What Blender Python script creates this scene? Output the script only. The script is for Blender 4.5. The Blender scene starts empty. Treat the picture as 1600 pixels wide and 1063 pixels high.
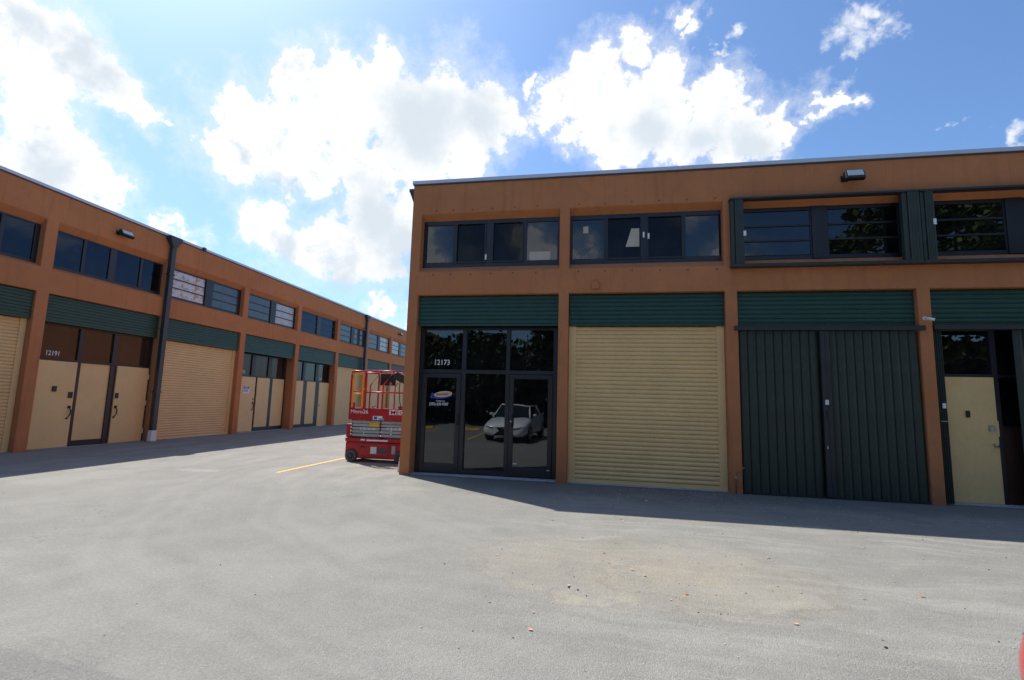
import bpy, bmesh, math, random
from mathutils import Vector, Matrix
random.seed(7)
sc = bpy.context.scene
C = sc.collection
PI = math.pi
rad = math.radians

# ------------------------------------------------------------------ camera, sky, sun, exposure
cam_d = bpy.data.cameras.new('camera'); cam = bpy.data.objects.new('camera', cam_d); C.objects.link(cam)
cam_d.sensor_width = 36; cam_d.sensor_fit = 'HORIZONTAL'; cam_d.lens = 17.4952
cam_d.clip_start = 0.05; cam_d.clip_end = 2000
Rv = Vector((0.98309746, 0.18107706, 0.02702732)); Uv = Vector((-0.00392925, -0.12672169, 0.99193053)); Fv = Vector((-0.18304081, 0.97527058, 0.12386827))
cam.matrix_world = Matrix(((Rv.x, Uv.x, -Fv.x, 0), (Rv.y, Uv.y, -Fv.y, 0), (Rv.z, Uv.z, -Fv.z, 1.6), (0, 0, 0, 1)))
sc.camera = cam
sc.view_settings.view_transform = 'Standard'; sc.view_settings.look = 'None'
sc.view_settings.exposure = 0.4; sc.view_settings.gamma = 1.0; sc.view_settings.use_curve_mapping = False
sc.cycles.max_bounces = 8; sc.cycles.transparent_max_bounces = 12
SKY_STRENGTH = 0.112
SUN_STRENGTH = 5.0
CLOUD_WHITE = 7.6      # radiance of a sunlit cloud before the world strength
sun_to = Vector((-0.555, 0.39, 1.0)).normalized()
sun_d = bpy.data.lights.new('sun', 'SUN'); sun_d.energy = SUN_STRENGTH; sun_d.angle = rad(0.53); sun_d.color = (1.0, 0.95, 0.88)
sun = bpy.data.objects.new('sun', sun_d); C.objects.link(sun)
sun.rotation_euler = (-sun_to).to_track_quat('-Z', 'Y').to_euler(); sun.location = sun_to * 60

# cumulus masses: directions on the sky and angular sizes
CL = [(-0.752,0.473,0.459,0.086),(-0.733,0.517,0.442,0.069),(-0.703,0.555,0.446,0.045),(-0.775,0.518,0.361,0.069),(-0.76,0.465,0.453,0.063),(-0.702,0.579,0.415,0.034),(-0.785,0.53,0.32,0.066),(-0.76,0.563,0.325,0.049),(-0.809,0.522,0.271,0.046),(-0.756,0.58,0.303,0.051),(-0.744,0.601,0.292,0.03),(-0.68,0.613,0.403,0.009),(-0.685,0.601,0.412,0.01),(-0.591,0.662,0.462,0.057),(-0.599,0.642,0.478,0.028),(-0.617,0.654,0.438,0.042),(-0.637,0.655,0.406,0.033),(-0.611,0.679,0.407,0.068),(-0.552,0.708,0.441,0.076),(-0.498,0.688,0.527,0.039),(-0.436,0.718,0.542,0.06),(-0.376,0.737,0.561,0.051),(-0.467,0.738,0.487,0.093),(-0.366,0.776,0.514,0.091),(-0.28,0.804,0.524,0.087),(-0.204,0.835,0.511,0.067),(-0.169,0.842,0.512,0.039),(-0.266,0.847,0.459,0.069),(-0.357,0.824,0.441,0.102),(-0.444,0.798,0.409,0.089),(-0.52,0.758,0.394,0.064),(-0.57,0.771,0.283,0.066),(-0.604,0.751,0.266,0.034),(-0.518,0.812,0.27,0.068),(-0.458,0.84,0.29,0.088),(-0.391,0.859,0.332,0.083),(-0.419,0.873,0.249,0.048),(-0.452,0.822,0.346,0.081),(-0.705,0.656,0.27,0.023),(-0.663,0.703,0.257,0.022),(-0.685,0.678,0.266,0.019),(-0.377,0.911,0.168,0.025),(-0.422,0.889,0.176,0.027),(-0.075,0.827,0.557,0.048),(-0.13,0.811,0.57,0.019),(-0.018,0.815,0.579,0.051),(0.036,0.806,0.591,0.045),(0.101,0.822,0.56,0.055),(-0.007,0.849,0.528,0.075),(0.082,0.855,0.512,0.083),(0.167,0.849,0.501,0.07),(0.128,0.878,0.461,0.074),(0.039,0.882,0.469,0.06),(0.216,0.838,0.501,0.044),(0.258,0.845,0.468,0.058),(0.302,0.831,0.467,0.037),(0.342,0.811,0.474,0.029),(0.364,0.798,0.48,0.019),(0.116,0.772,0.625,0.021),(0.138,0.787,0.601,0.017),(0.173,0.822,0.542,0.034),(0.221,0.862,0.457,0.06),(-0.098,0.836,0.54,0.043),(-0.053,0.863,0.503,0.044),(0.239,0.804,0.545,0.014),
      (-0.37,-0.88,0.31,0.07),(-0.33,-0.90,0.27,0.06),(-0.10,-0.95,0.29,0.06),(-0.14,-0.94,0.33,0.05),(0.225,-0.935,0.27,0.05)]
WISP = [(0.369,0.752,0.546,0.032),(0.393,0.741,0.544,0.022),(0.363,0.77,0.524,0.019),(0.366,0.731,0.575,0.017),(0.195,0.778,0.598,0.013),(0.179,0.795,0.579,0.011),(0.533,0.756,0.38,0.016),(0.495,0.765,0.412,0.009)]
GREY = [(-0.716,0.517,0.469,0.046),(-0.705,0.547,0.451,0.048),(-0.782,0.538,0.314,0.055),(-0.328,0.806,0.492,0.12),(-0.227,0.833,0.505,0.078),(-0.433,0.836,0.338,0.093),(-0.395,0.873,0.286,0.097),(-0.482,0.845,0.23,0.059),(-0.556,0.792,0.253,0.045),(-0.603,0.684,0.409,0.029),(0.072,0.871,0.485,0.075),(0.159,0.865,0.475,0.091),(0.25,0.856,0.452,0.059),(-0.557,0.741,0.376,0.026),(-0.745,0.465,0.479,0.042),(-0.789,0.516,0.332,0.03)]

w = bpy.data.worlds.new('World'); sc.world = w; w.use_nodes = True
nt = w.node_tree; nt.nodes.clear(); N = nt.nodes; Lk = nt.links.new
def node(tree, typ, **kw):
    n = tree.nodes.new(typ)
    for k, v in kw.items(): setattr(n, k, v)
    return n
def math_n(tree, op, a, b=None, c=None, clamp=False):
    n = tree.nodes.new('ShaderNodeMath'); n.operation = op; n.use_clamp = clamp
    for i, v in enumerate((a, b, c)):
        if v is None: continue
        if isinstance(v, (int, float)): n.inputs[i].default_value = v
        else: tree.links.new(v, n.inputs[i])
    return n.outputs[0]
def vmath(tree, op, a, b=None, out=0):
    n = tree.nodes.new('ShaderNodeVectorMath'); n.operation = op
    for i, v in enumerate((a, b)):
        if v is None: continue
        if isinstance(v, (tuple, list)): n.inputs[i].default_value = v
        elif isinstance(v, (int, float)): n.inputs['Scale'].default_value = v
        else: tree.links.new(v, n.inputs[i])
    return n.outputs[out]
def noise_n(tree, vec, scale, detail=4, rough=0.5, dist=0.0, out='Fac'):
    n = tree.nodes.new('ShaderNodeTexNoise'); n.inputs['Scale'].default_value = scale
    n.inputs['Detail'].default_value = detail; n.inputs['Roughness'].default_value = rough; n.inputs['Distortion'].default_value = dist
    if vec is not None: tree.links.new(vec, n.inputs['Vector'])
    return n.outputs[out]
def smooth(tree, v, a, b, lo=0.0, hi=1.0):
    n = tree.nodes.new('ShaderNodeMapRange'); n.interpolation_type = 'SMOOTHSTEP'
    tree.links.new(v, n.inputs['Value'])
    for k, x in zip(('From Min', 'From Max', 'To Min', 'To Max'), (a, b, lo, hi)): n.inputs[k].default_value = x
    return n.outputs['Result']
def mixc(tree, f, a, b, blend='MIX'):
    n = tree.nodes.new('ShaderNodeMix'); n.data_type = 'RGBA'; n.blend_type = blend
    if isinstance(f, (int, float)): n.inputs[0].default_value = f
    else: tree.links.new(f, n.inputs[0])
    for i, v in ((6, a), (7, b)):
        if isinstance(v, (tuple, list)): n.inputs[i].default_value = (*v[:3], 1)
        else: tree.links.new(v, n.inputs[i])
    return n.outputs[2]

tc = N.new('ShaderNodeTexCoord')
d0 = vmath(nt, 'NORMALIZE', tc.outputs['Generated'])
sky = N.new('ShaderNodeTexSky'); sky.sky_type = 'NISHITA'; sky.sun_disc = False
sky.sun_elevation = math.asin(sun_to.z); sky.sun_rotation = math.atan2(sun_to.x, sun_to.y)
sky.altitude = 0; sky.air_density = 1.0; sky.dust_density = 1.2; sky.ozone_density = 2.6
# domain warp so that blobs lose their round edges
w1 = noise_n(nt, d0, 9.0, 5, 0.6, out='Color'); w1 = vmath(nt, 'SCALE', vmath(nt, 'SUBTRACT', w1, (0.5, 0.5, 0.5)), 0.15)
w2 = noise_n(nt, d0, 38.0, 4, 0.6, out='Color'); w2 = vmath(nt, 'SCALE', vmath(nt, 'SUBTRACT', w2, (0.5, 0.5, 0.5)), 0.035)
dw = vmath(nt, 'ADD', vmath(nt, 'ADD', d0, w1), w2)
def blobs(lst, vec):
    acc = None
    for x, y, z, r in lst:
        dd = vmath(nt, 'DISTANCE', vec, (x, y, z), out=1)
        v = math_n(nt, 'MULTIPLY_ADD', dd, -1.0 / r, 1.0)
        acc = v if acc is None else math_n(nt, 'SMOOTH_MAX', acc, v, 0.18)
    return acc
fb = noise_n(nt, d0, 12.0, 14, 0.70)
fld = blobs(CL, dw)
fld = math_n(nt, 'ADD', fld, math_n(nt, 'MULTIPLY', math_n(nt, 'SUBTRACT', fb, 0.5), 1.9))
alpha = math_n(nt, 'MAXIMUM', smooth(nt, fld, 0.0, 0.42), smooth(nt, fld, -0.50, 0.30, 0, 0.34))
fw = blobs(WISP, dw)
fb2 = noise_n(nt, d0, 30.0, 10, 0.65, 0.4)
fw = math_n(nt, 'ADD', fw, math_n(nt, 'MULTIPLY', math_n(nt, 'SUBTRACT', fb2, 0.5), 2.6))
aw = smooth(nt, fw, -0.35, 0.9, 0, 0.8)
# the rest of the sky carries the same broken cumulus
sep = N.new('ShaderNodeSeparateXYZ'); Lk(d0, sep.inputs[0])
zz = math_n(nt, 'ADD', math_n(nt, 'MAXIMUM', sep.outputs[2], 0.0), 0.28)
comb = N.new('ShaderNodeCombineXYZ')
Lk(math_n(nt, 'DIVIDE', sep.outputs[0], zz), comb.inputs[0]); Lk(math_n(nt, 'DIVIDE', sep.outputs[1], zz), comb.inputs[1])
gen = noise_n(nt, comb.outputs[0], 1.5, 10, 0.56, 0.15)
outside = smooth(nt, vmath(nt, 'DOT_PRODUCT', d0, tuple(Fv), out=1), 0.50, 0.62, 1, 0)
ag = math_n(nt, 'MULTIPLY', smooth(nt, gen, 0.555, 0.66), outside)
above = smooth(nt, sep.outputs[2], -0.02, 0.03)
al_all = math_n(nt, 'MULTIPLY', math_n(nt, 'MAXIMUM', math_n(nt, 'MAXIMUM', alpha, aw), ag), above)
# grey bases
fg = blobs(GREY, dw)
fb3 = noise_n(nt, d0, 11.0, 6, 0.55)
fg = math_n(nt, 'ADD', fg, math_n(nt, 'MULTIPLY', math_n(nt, 'SUBTRACT', fb3, 0.5), 1.3))
grey = smooth(nt, fg, -0.15, 0.85)
grey = math_n(nt, 'MAXIMUM', grey, math_n(nt, 'MULTIPLY', smooth(nt, gen, 0.60, 0.74), outside))
billow = math_n(nt, 'MULTIPLY', smooth(nt, noise_n(nt, dw, 17.0, 9, 0.62), 0.47, 0.66), smooth(nt, fld, 0.25, 0.9, 0, 0.75))
grey = math_n(nt, 'MAXIMUM', grey, billow)
ccol = mixc(nt, grey, (1.0, 1.0, 1.0), (0.66, 0.73, 0.80))
ccol = mixc(nt, 1.0, ccol, (CLOUD_WHITE, CLOUD_WHITE, CLOUD_WHITE), 'MULTIPLY')
skycol = mixc(nt, 1.0, sky.outputs[0], (0.86, 1.075, 1.28), 'MULTIPLY')
col = mixc(nt, al_all, skycol, ccol)
w.cycles.sampling_method = 'MANUAL'; w.cycles.sample_map_resolution = 512
bg = N.new('ShaderNodeBackground'); bg.inputs['Strength'].default_value = SKY_STRENGTH
Lk(col, bg.inputs['Color']); wo = N.new('ShaderNodeOutputWorld'); Lk(bg.outputs[0], wo.inputs[0])

# ------------------------------------------------------------------ materials
def mat(name):
    m = bpy.data.materials.new(name); m.use_nodes = True
    t = m.node_tree; return m, t, t.nodes['Principled BSDF']
def objco(t):
    return t.nodes.new('ShaderNodeTexCoord').outputs['Object']
def bump(t, b, h, strength=0.3, dist=0.01):
    n = t.nodes.new('ShaderNodeBump'); n.inputs['Strength'].default_value = strength; n.inputs['Distance'].default_value = dist
    t.links.new(h, n.inputs['Height']); t.links.new(n.outputs[0], b.inputs['Normal'])
def plain(name, c, rough=0.5, metal=0.0, var=0.12, vs=3.0, bmp=0.0, bs=60, spec=0.5):
    m, t, b = mat(name); co = objco(t)
    f = noise_n(t, co, vs, 6, 0.6)
    f2 = noise_n(t, co, vs * 9, 3, 0.6)
    k = math_n(t, 'ADD', math_n(t, 'MULTIPLY', f, 0.65), math_n(t, 'MULTIPLY', f2, 0.35))
    ramp = smooth(t, k, 0.3, 0.7)
    col = mixc(t, ramp, tuple(v * (1 - var) for v in c), tuple(min(1, v * (1 + var)) for v in c))
    t.links.new(col, b.inputs['Base Color']); b.inputs['Roughness'].default_value = rough; b.inputs['Metallic'].default_value = metal
    b.inputs['Specular IOR Level'].default_value = spec
    if bmp: bump(t, b, noise_n(t, co, bs, 4, 0.6), bmp, 0.01)
    return m
def stucco(name, c):
    m, t, b = mat(name); co = objco(t)
    big = noise_n(t, co, 0.55, 5, 0.6); mid = noise_n(t, co, 4.0, 5, 0.65)
    mp = t.nodes.new('ShaderNodeMapping'); mp.inputs['Scale'].default_value = (3.5, 3.5, 0.35); t.links.new(co, mp.inputs[0])
    streak = noise_n(t, mp.outputs[0], 1.6, 5, 0.65)
    col = mixc(t, smooth(t, big, 0.3, 0.7), tuple(v * 0.90 for v in c), tuple(v * 1.08 for v in c))
    col = mixc(t, smooth(t, mid, 0.35, 0.70, 0, 0.6), col, (c[0] * 0.85, c[1] * 0.92, c[2] * 1.05))
    col = mixc(t, smooth(t, streak, 0.50, 0.72, 0, 0.42), col, (c[0] * 0.62, c[1] * 0.62, c[2] * 0.66))
    # splash-back dirt at the foot of the wall and weathering stains on the parapet
    sp = t.nodes.new('ShaderNodeSeparateXYZ'); t.links.new(co, sp.inputs[0])
    foot = math_n(t, 'MULTIPLY', smooth(t, sp.outputs[2], 0.0, 0.45, 0.5, 0.0), smooth(t, mid, 0.3, 0.7, 0.3, 1))
    col = mixc(t, foot, col, (c[0] * 0.55, c[1] * 0.6, c[2] * 0.75))
    st = math_n(t, 'MULTIPLY', smooth(t, noise_n(t, co, 1.7, 6, 0.7), 0.60, 0.72, 0, 0.35), smooth(t, sp.outputs[2], 5.7, 6.0))
    col = mixc(t, st, col, (c[0] * 0.78, c[1] * 0.60, c[2] * 0.45))
    t.links.new(col, b.inputs['Base Color']); b.inputs['Roughness'].default_value = 0.9; b.inputs['Specular IOR Level'].default_value = 0.25
    h = math_n(t, 'ADD', noise_n(t, co, 75, 4, 0.7), math_n(t, 'MULTIPLY', noise_n(t, co, 9, 4, 0.6), 0.9))
    bump(t, b, h, 0.55, 0.02)
    return m
def glass(name, tint, ior=1.5, rough=0.004, wav=0.0016, film=None, filmc=(0.5, 0.5, 0.5), gc=(0.9, 0.95, 1.0)):
    m = bpy.data.materials.new(name); m.use_nodes = True; t = m.node_tree; t.nodes.clear()
    out = t.nodes.new('ShaderNodeOutputMaterial'); tr = t.nodes.new('ShaderNodeBsdfTransparent'); tr.inputs[0].default_value = (*tint, 1)
    gl = t.nodes.new('ShaderNodeBsdfGlossy'); gl.inputs['Roughness'].default_value = rough; gl.inputs[0].default_value = (*gc, 1)
    fr = t.nodes.new('ShaderNodeFresnel'); fr.inputs[0].default_value = ior
    co = objco(t)
    bp = t.nodes.new('ShaderNodeBump'); bp.inputs['Strength'].default_value = 1.0; bp.inputs['Distance'].default_value = wav
    t.links.new(noise_n(t, co, 1.6, 2, 0.5), bp.inputs['Height']); t.links.new(bp.outputs[0], gl.inputs['Normal'])
    mx = t.nodes.new('ShaderNodeMixShader'); t.links.new(fr.outputs[0], mx.inputs[0])
    base = tr.outputs[0]
    df = t.nodes.new('ShaderNodeBsdfDiffuse')
    if film is None:   # a thin layer of dust
        df.inputs[0].default_value = (0.25, 0.26, 0.27, 1); fac = smooth(t, noise_n(t, co, 2.3, 6, 0.65), 0.35, 0.8, 0.01, 0.05)
    else:
        pat = noise_n(t, co, 4.0, 8, 0.7, 0.6)
        cc = mixc(t, smooth(t, pat, 0.50, 0.60), filmc, (0.55, 0.27, 0.12) if film == 'peel' else tuple(v * 0.8 for v in filmc))
        t.links.new(cc, df.inputs[0]); fac = smooth(t, noise_n(t, co, 7, 5, 0.6), 0.2, 0.5, 0.85 if film == 'peel' else 0.6, 0.97 if film == 'peel' else 0.8)
    m2 = t.nodes.new('ShaderNodeMixShader'); t.links.new(fac, m2.inputs[0]); t.links.new(tr.outputs[0], m2.inputs[1]); t.links.new(df.outputs[0], m2.inputs[2]); base = m2.outputs[0]
    t.links.new(base, mx.inputs[1]); t.links.new(gl.outputs[0], mx.inputs[2]); t.links.new(mx.outputs[0], out.inputs[0])
    return m
M = {}
M['stucco'] = stucco('orange_stucco', (0.53, 0.208, 0.084))
M['coping'] = plain('coping_metal', (0.55, 0.57, 0.62), 0.35, 0.3, 0.06)
M['drip'] = plain('dark_drip_edge', (0.05, 0.045, 0.045), 0.5)
M['bronze'] = plain('dark_bronze_metal', (0.018, 0.019, 0.025), 0.38, 0.0, 0.15)
M['spout'] = plain('spout_metal', (0.040, 0.046, 0.052), 0.4, 0.0, 0.2)
M['green'] = plain('green_shutter_paint', (0.015, 0.062, 0.043), 0.42, 0.0, 0.14)
M['olive'] = plain('dark_green_shutter', (0.027, 0.040, 0.029), 0.5, 0.0, 0.18, 5)
M['olive2'] = plain('shutter_track', (0.028, 0.032, 0.032), 0.5, 0.0, 0.2)
M['beige'] = plain('beige_door_paint', (0.78, 0.54, 0.235), 0.5, 0.0, 0.07, 1.6)
M['beige2'] = plain('tan_door_paint', (0.74, 0.51, 0.235), 0.5, 0.0, 0.06, 1.6)
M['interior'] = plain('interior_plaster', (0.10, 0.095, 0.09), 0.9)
M['brownpanel'] = plain('brown_panel', (0.06, 0.022, 0.012), 0.6)
M['concrete'] = plain('threshold_concrete', (0.36, 0.36, 0.36), 0.8, 0, 0.25, 6, 0.4, 40)
M['white'] = plain('white_paint', (0.75, 0.75, 0.73), 0.5, 0, 0.06)
M['lettering'] = plain('white_lettering', (0.80, 0.82, 0.82), 0.5, 0, 0.02)
M['black'] = plain('black_plastic', (0.012, 0.012, 0.013), 0.4)
M['steel'] = plain('brushed_steel', (0.45, 0.45, 0.44), 0.3, 0.9, 0.1)
M['red'] = plain('lift_red_paint', (0.40, 0.010, 0.018), 0.35, 0, 0.30, 3)
M['liftgrey'] = plain('scissor_grey', (0.34, 0.37, 0.37), 0.5, 0.0, 0.14, 4)
M['orange'] = plain('gate_orange', (0.90, 0.36, 0.02), 0.4, 0, 0.05)
M['tyre'] = plain('grey_rubber', (0.085, 0.09, 0.09), 0.8, 0, 0.15)
M['yellow'] = plain('sticker_yellow', (0.70, 0.45, 0.01), 0.5)
M['cardboard'] = plain('cream_cardboard', (0.50, 0.44, 0.35), 0.8, 0, 0.05)  # cream for a sticker and for the sheets that paint window reflections
M['sticker_blue'] = plain('sticker_blue', (0.04, 0.10, 0.32), 0.5)
M['sticker_teal'] = plain('sticker_teal', (0.10, 0.40, 0.50), 0.5)
M['logo_blue'] = plain('logo_blue', (0.06, 0.07, 0.45), 0.5)
M['logo_orange'] = plain('logo_orange', (0.80, 0.42, 0.10), 0.5)
M['lens'] = plain('lamp_lens', (0.50, 0.56, 0.58), 0.15, 0, 0.05)
M['pane'] = glass('window_glass', (0.20, 0.24, 0.28), 1.66)
M['pane_dark'] = glass('door_glass', (0.07, 0.08, 0.09), 1.78)
M['pane_screen'] = glass('screened_glass', (0.05, 0.055, 0.065), 1.32, 0.01)
M['pane_blue'] = glass('blue_glass', (0.03, 0.05, 0.10), 1.5, gc=(0.55, 0.72, 1.0))
M['pane_reflect'] = glass('reflective_glass', (0.03, 0.04, 0.06), 1.6, gc=(0.8, 0.9, 1.0))
M['pane_peel'] = glass('peeling_film_glass', (0.3, 0.3, 0.3), 1.5, film='peel', filmc=(0.62, 0.64, 0.66))
M['pane_white'] = glass('whitened_glass', (0.3, 0.32, 0.34), 1.5, film='white', filmc=(0.60, 0.62, 0.64))
M['pane_grey'] = glass('dusty_glass', (0.2, 0.22, 0.24), 1.6, film='white', filmc=(0.10, 0.13, 0.15))  # grey film over most of the glass
M['pane_brown'] = glass('transom_glass', (0.35, 0.25, 0.2), 1.5, film='white', filmc=(0.055, 0.035, 0.026))
M['carwhite'] = plain('car_white_paint', (0.86, 0.88, 0.90), 0.2, 0, 0.02)
M['carred'] = plain('car_red_paint', (0.42, 0.008, 0.014), 0.12, 0, 0.02)
M['carblack'] = plain('car_dark_paint', (0.03, 0.035, 0.04), 0.15, 0, 0.02)
for k in ('carwhite', 'carred', 'carblack'):
    M[k].node_tree.nodes['Principled BSDF'].inputs['Coat Weight'].default_value = 0.4
M['headlight'] = plain('headlight_glass', (0.12, 0.14, 0.17), 0.05, 0, 0.02)
M['autoglass'] = plain('tinted_car_glass', (0.015, 0.018, 0.02), 0.05, 0, 0.02)
M['kerbyellow'] = plain('wheel_stop_yellow', (0.75, 0.42, 0.02), 0.7, 0, 0.12, 4)
M['bark'] = plain('bark', (0.09, 0.065, 0.045), 0.9, 0, 0.3, 4, 0.8, 25)
M['leafbrown'] = plain('dry_leaf_brown', (0.42, 0.20, 0.09), 0.8, 0, 0.3, 20)
M['leafpink'] = plain('dry_leaf_pink', (0.60, 0.30, 0.22), 0.8, 0, 0.2, 20)
M['pebble'] = plain('pale_pebble', (0.55, 0.52, 0.47), 0.9, 0, 0.2, 30)
M['darkstone'] = plain('dark_pebble', (0.03, 0.03, 0.03), 0.9, 0, 0.2, 30)

def leaf_mat(name, c):
    m, t, b = mat(name); co = objco(t)
    f = noise_n(t, co, 0.8, 4, 0.6); f2 = noise_n(t, co, 7, 3, 0.6)
    col = mixc(t, smooth(t, f, 0.35, 0.65), tuple(v * 0.6 for v in c), tuple(v * 1.3 for v in c))
    col = mixc(t, smooth(t, f2, 0.4, 0.7, 0, 0.5), col, (c[0] * 1.6, c[1] * 1.35, c[2] * 0.8))
    t.links.new(col, b.inputs['Base Color']); b.inputs['Roughness'].default_value = 0.6
    return m
M['leaf'] = leaf_mat('foliage', (0.085, 0.13, 0.022)); M['leaf2'] = leaf_mat('foliage_dark', (0.030, 0.060, 0.018))

# asphalt ----------------------------------------------------------
def asphalt():
    m, t, b = mat('worn_asphalt'); co = objco(t)
    sp = t.nodes.new('ShaderNodeSeparateXYZ'); t.links.new(co, sp.inputs[0]); X, Y = sp.outputs[0], sp.outputs[1]
    big = noise_n(t, co, 0.22, 6, 0.6); mid = noise_n(t, co, 1.3, 6, 0.6, 0.3); fine = noise_n(t, co, 38, 5, 0.85); grit = noise_n(t, co, 160, 2, 0.7)
    base = mixc(t, smooth(t, big, 0.3, 0.7), (0.205, 0.200, 0.190), (0.250, 0.245, 0.233))
    base = mixc(t, smooth(t, mid, 0.35, 0.72, 0, 0.75), base, (0.175, 0.175, 0.170))
    # sweeps left by turning tyres: arcs about one centre
    wv = vmath(t, 'SCALE', vmath(t, 'SUBTRACT', noise_n(t, co, 0.5, 3, 0.5, out='Color'), (0.5, 0.5, 0.5)), 1.1)
    cw = vmath(t, 'ADD', co, wv)
    rr = vmath(t, 'DISTANCE', cw, (1.0, 11.2, 0.0), out=1)
    cx = t.nodes.new('ShaderNodeCombineXYZ'); t.links.new(rr, cx.inputs[0])
    arcs = noise_n(t, cx.outputs[0], 3.2, 5, 0.6)
    inarc = math_n(t, 'MULTIPLY', smooth(t, rr, 3.8, 5.2), smooth(t, rr, 8.5, 11.5, 1, 0))
    inarc = math_n(t, 'MULTIPLY', inarc, smooth(t, X, -0.5, 2.0, 1, 0))
    base = mixc(t, math_n(t, 'MULTIPLY', inarc, smooth(t, arcs, 0.42, 0.70, 0, 0.26)), base, (0.275, 0.27, 0.26))
    base = mixc(t, math_n(t, 'MULTIPLY', inarc, smooth(t, arcs, 0.30, 0.50, 0.20, 0)), base, (0.165, 0.165, 0.165))
    # streaks along the building on the right
    mp = t.nodes.new('ShaderNodeMapping'); mp.inputs['Scale'].default_value = (0.35, 3.2, 1); mp.inputs['Rotation'].default_value = (0, 0, rad(-6)); t.links.new(cw, mp.inputs[0])
    stk = noise_n(t, mp.outputs[0], 1.6, 7, 0.65)
    right = smooth(t, X, -2.5, 0.5)
    base = mixc(t, math_n(t, 'MULTIPLY', right, smooth(t, stk, 0.5, 0.66, 0, 0.6)), base, (0.285, 0.28, 0.262))
    base = mixc(t, math_n(t, 'MULTIPLY', right, smooth(t, stk, 0.32, 0.48, 0.5, 0)), base, (0.175, 0.172, 0.165))
    # streaks towards the far left alley
    mp2 = t.nodes.new('ShaderNodeMapping'); mp2.inputs['Scale'].default_value = (1.6, 0.3, 1); t.links.new(cw, mp2.inputs[0])
    stk2 = noise_n(t, mp2.outputs[0], 1.3, 6, 0.6)
    lf = smooth(t, Y, 7.0, 11.0)
    base = mixc(t, math_n(t, 'MULTIPLY', lf, smooth(t, stk2, 0.5, 0.66, 0, 0.5)), base, (0.29, 0.28, 0.265))
    base = mixc(t, math_n(t, 'MULTIPLY', lf, smooth(t, stk2, 0.34, 0.46, 0.35, 0)), base, (0.175, 0.175, 0.17))
    # sandy puddle stain
    wv2 = vmath(t, 'SCALE', vmath(t, 'SUBTRACT', noise_n(t, co, 1.6, 6, 0.62, out='Color'), (0.5, 0.5, 0.5)), 1.3)
    cs = vmath(t, 'ADD', co, wv2)
    q = vmath(t, 'MULTIPLY', vmath(t, 'SUBTRACT', cs, (0.40, 5.25, 0.0)), (0.60, 1.0, 0.0))
    dd = vmath(t, 'LENGTH', q, out=1)
    inner = math_n(t, 'MULTIPLY', smooth(t, dd, 0.1, 1.5, 0.55, 0.0), smooth(t, noise_n(t, co, 2.2, 6, 0.65), 0.3, 0.65, 0.35, 1))
    base = mixc(t, inner, base, (0.31, 0.268, 0.200))
    rim = math_n(t, 'MULTIPLY', smooth(t, dd, 0.70, 0.90), smooth(t, dd, 0.92, 1.0, 1, 0))
    rim = math_n(t, 'MULTIPLY', rim, smooth(t, Y, 4.3, 5.2, 0.75, 0.15))
    base = mixc(t, math_n(t, 'MULTIPLY', rim, smooth(t, noise_n(t, co, 3.1, 6, 0.7), 0.42, 0.62, 0.0, 0.45)), base, (0.38, 0.335, 0.245))
    rim2 = math_n(t, 'MULTIPLY', smooth(t, dd, 0.98, 1.01), smooth(t, dd, 1.02, 1.07, 0.20, 0))
    base = mixc(t, rim2, base, (0.15, 0.135, 0.11))
    # second, older ring
    q3 = vmath(t, 'MULTIPLY', vmath(t, 'SUBTRACT', cs, (1.0, 5.0, 0.0)), (0.85, 1.35, 0.0)); d3 = vmath(t, 'LENGTH', q3, out=1)
    ring = math_n(t, 'MULTIPLY', smooth(t, d3, 0.74, 0.80), smooth(t, d3, 0.80, 0.83, 0.35, 0))
    base = mixc(t, ring, base, (0.17, 0.145, 0.105))
    # newer, darker patch in the near left corner, edge of a seam
    seam = math_n(t, 'ADD', math_n(t, 'MULTIPLY', X, 0.10), math_n(t, 'ADD', Y, -2.33 ))
    seam = math_n(t, 'ADD', seam, math_n(t, 'MULTIPLY', math_n(t, 'SUBTRACT', noise_n(t, co, 3, 5, 0.6), 0.5), 0.10))
    dark = math_n(t, 'MULTIPLY', smooth(t, seam, -0.03, 0.01, 1, 0), smooth(t, X, -2.7, -2.2, 1, 0))
    base = mixc(t, math_n(t, 'MULTIPLY', dark, 0.45), base, (0.14, 0.14, 0.145))
    # a pale repair and a worn spot by the corner
    for (px, py, sx, sy, cc, ff) in ((-8.4, 9.35, 2.0, 4.6, (0.30, 0.31, 0.32), 0.45), (-3.55, 8.8, 2.2, 4.5, (0.27, 0.265, 0.235), 0.5), (-0.9, 3.2, 1.1, 2.4, (0.27, 0.27, 0.265), 0.22)):
        qq = vmath(t, 'MULTIPLY', vmath(t, 'SUBTRACT', vmath(t, 'ADD', co, vmath(t, 'SCALE', wv2, 0.3)), (px, py, 0)), (sx, sy, 0))
        base = mixc(t, smooth(t, vmath(t, 'LENGTH', qq, out=1), 0.8, 1.05, ff, 0), base, cc)
    # oil spots
    vo = t.nodes.new('ShaderNodeTexVoronoi'); vo.inputs['Scale'].default_value = 0.55; t.links.new(cs, vo.inputs['Vector'])
    base = mixc(t, smooth(t, vo.outputs['Distance'], 0.02, 0.13, 0.35, 0), base, (0.10, 0.10, 0.10))
    # ground darkened along the wall foot, the building's shade painted into the colour
    wall_shade = smooth(t, math_n(t, 'ADD', Y, math_n(t, 'MULTIPLY', math_n(t, 'SUBTRACT', mid, 0.5), 1.6)), 8.4, 10.0, 0, 0.75)
    base = mixc(t, math_n(t, 'MULTIPLY', wall_shade, smooth(t, X, -3.6, -2.2)), base, (0.12, 0.12, 0.12))
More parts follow.
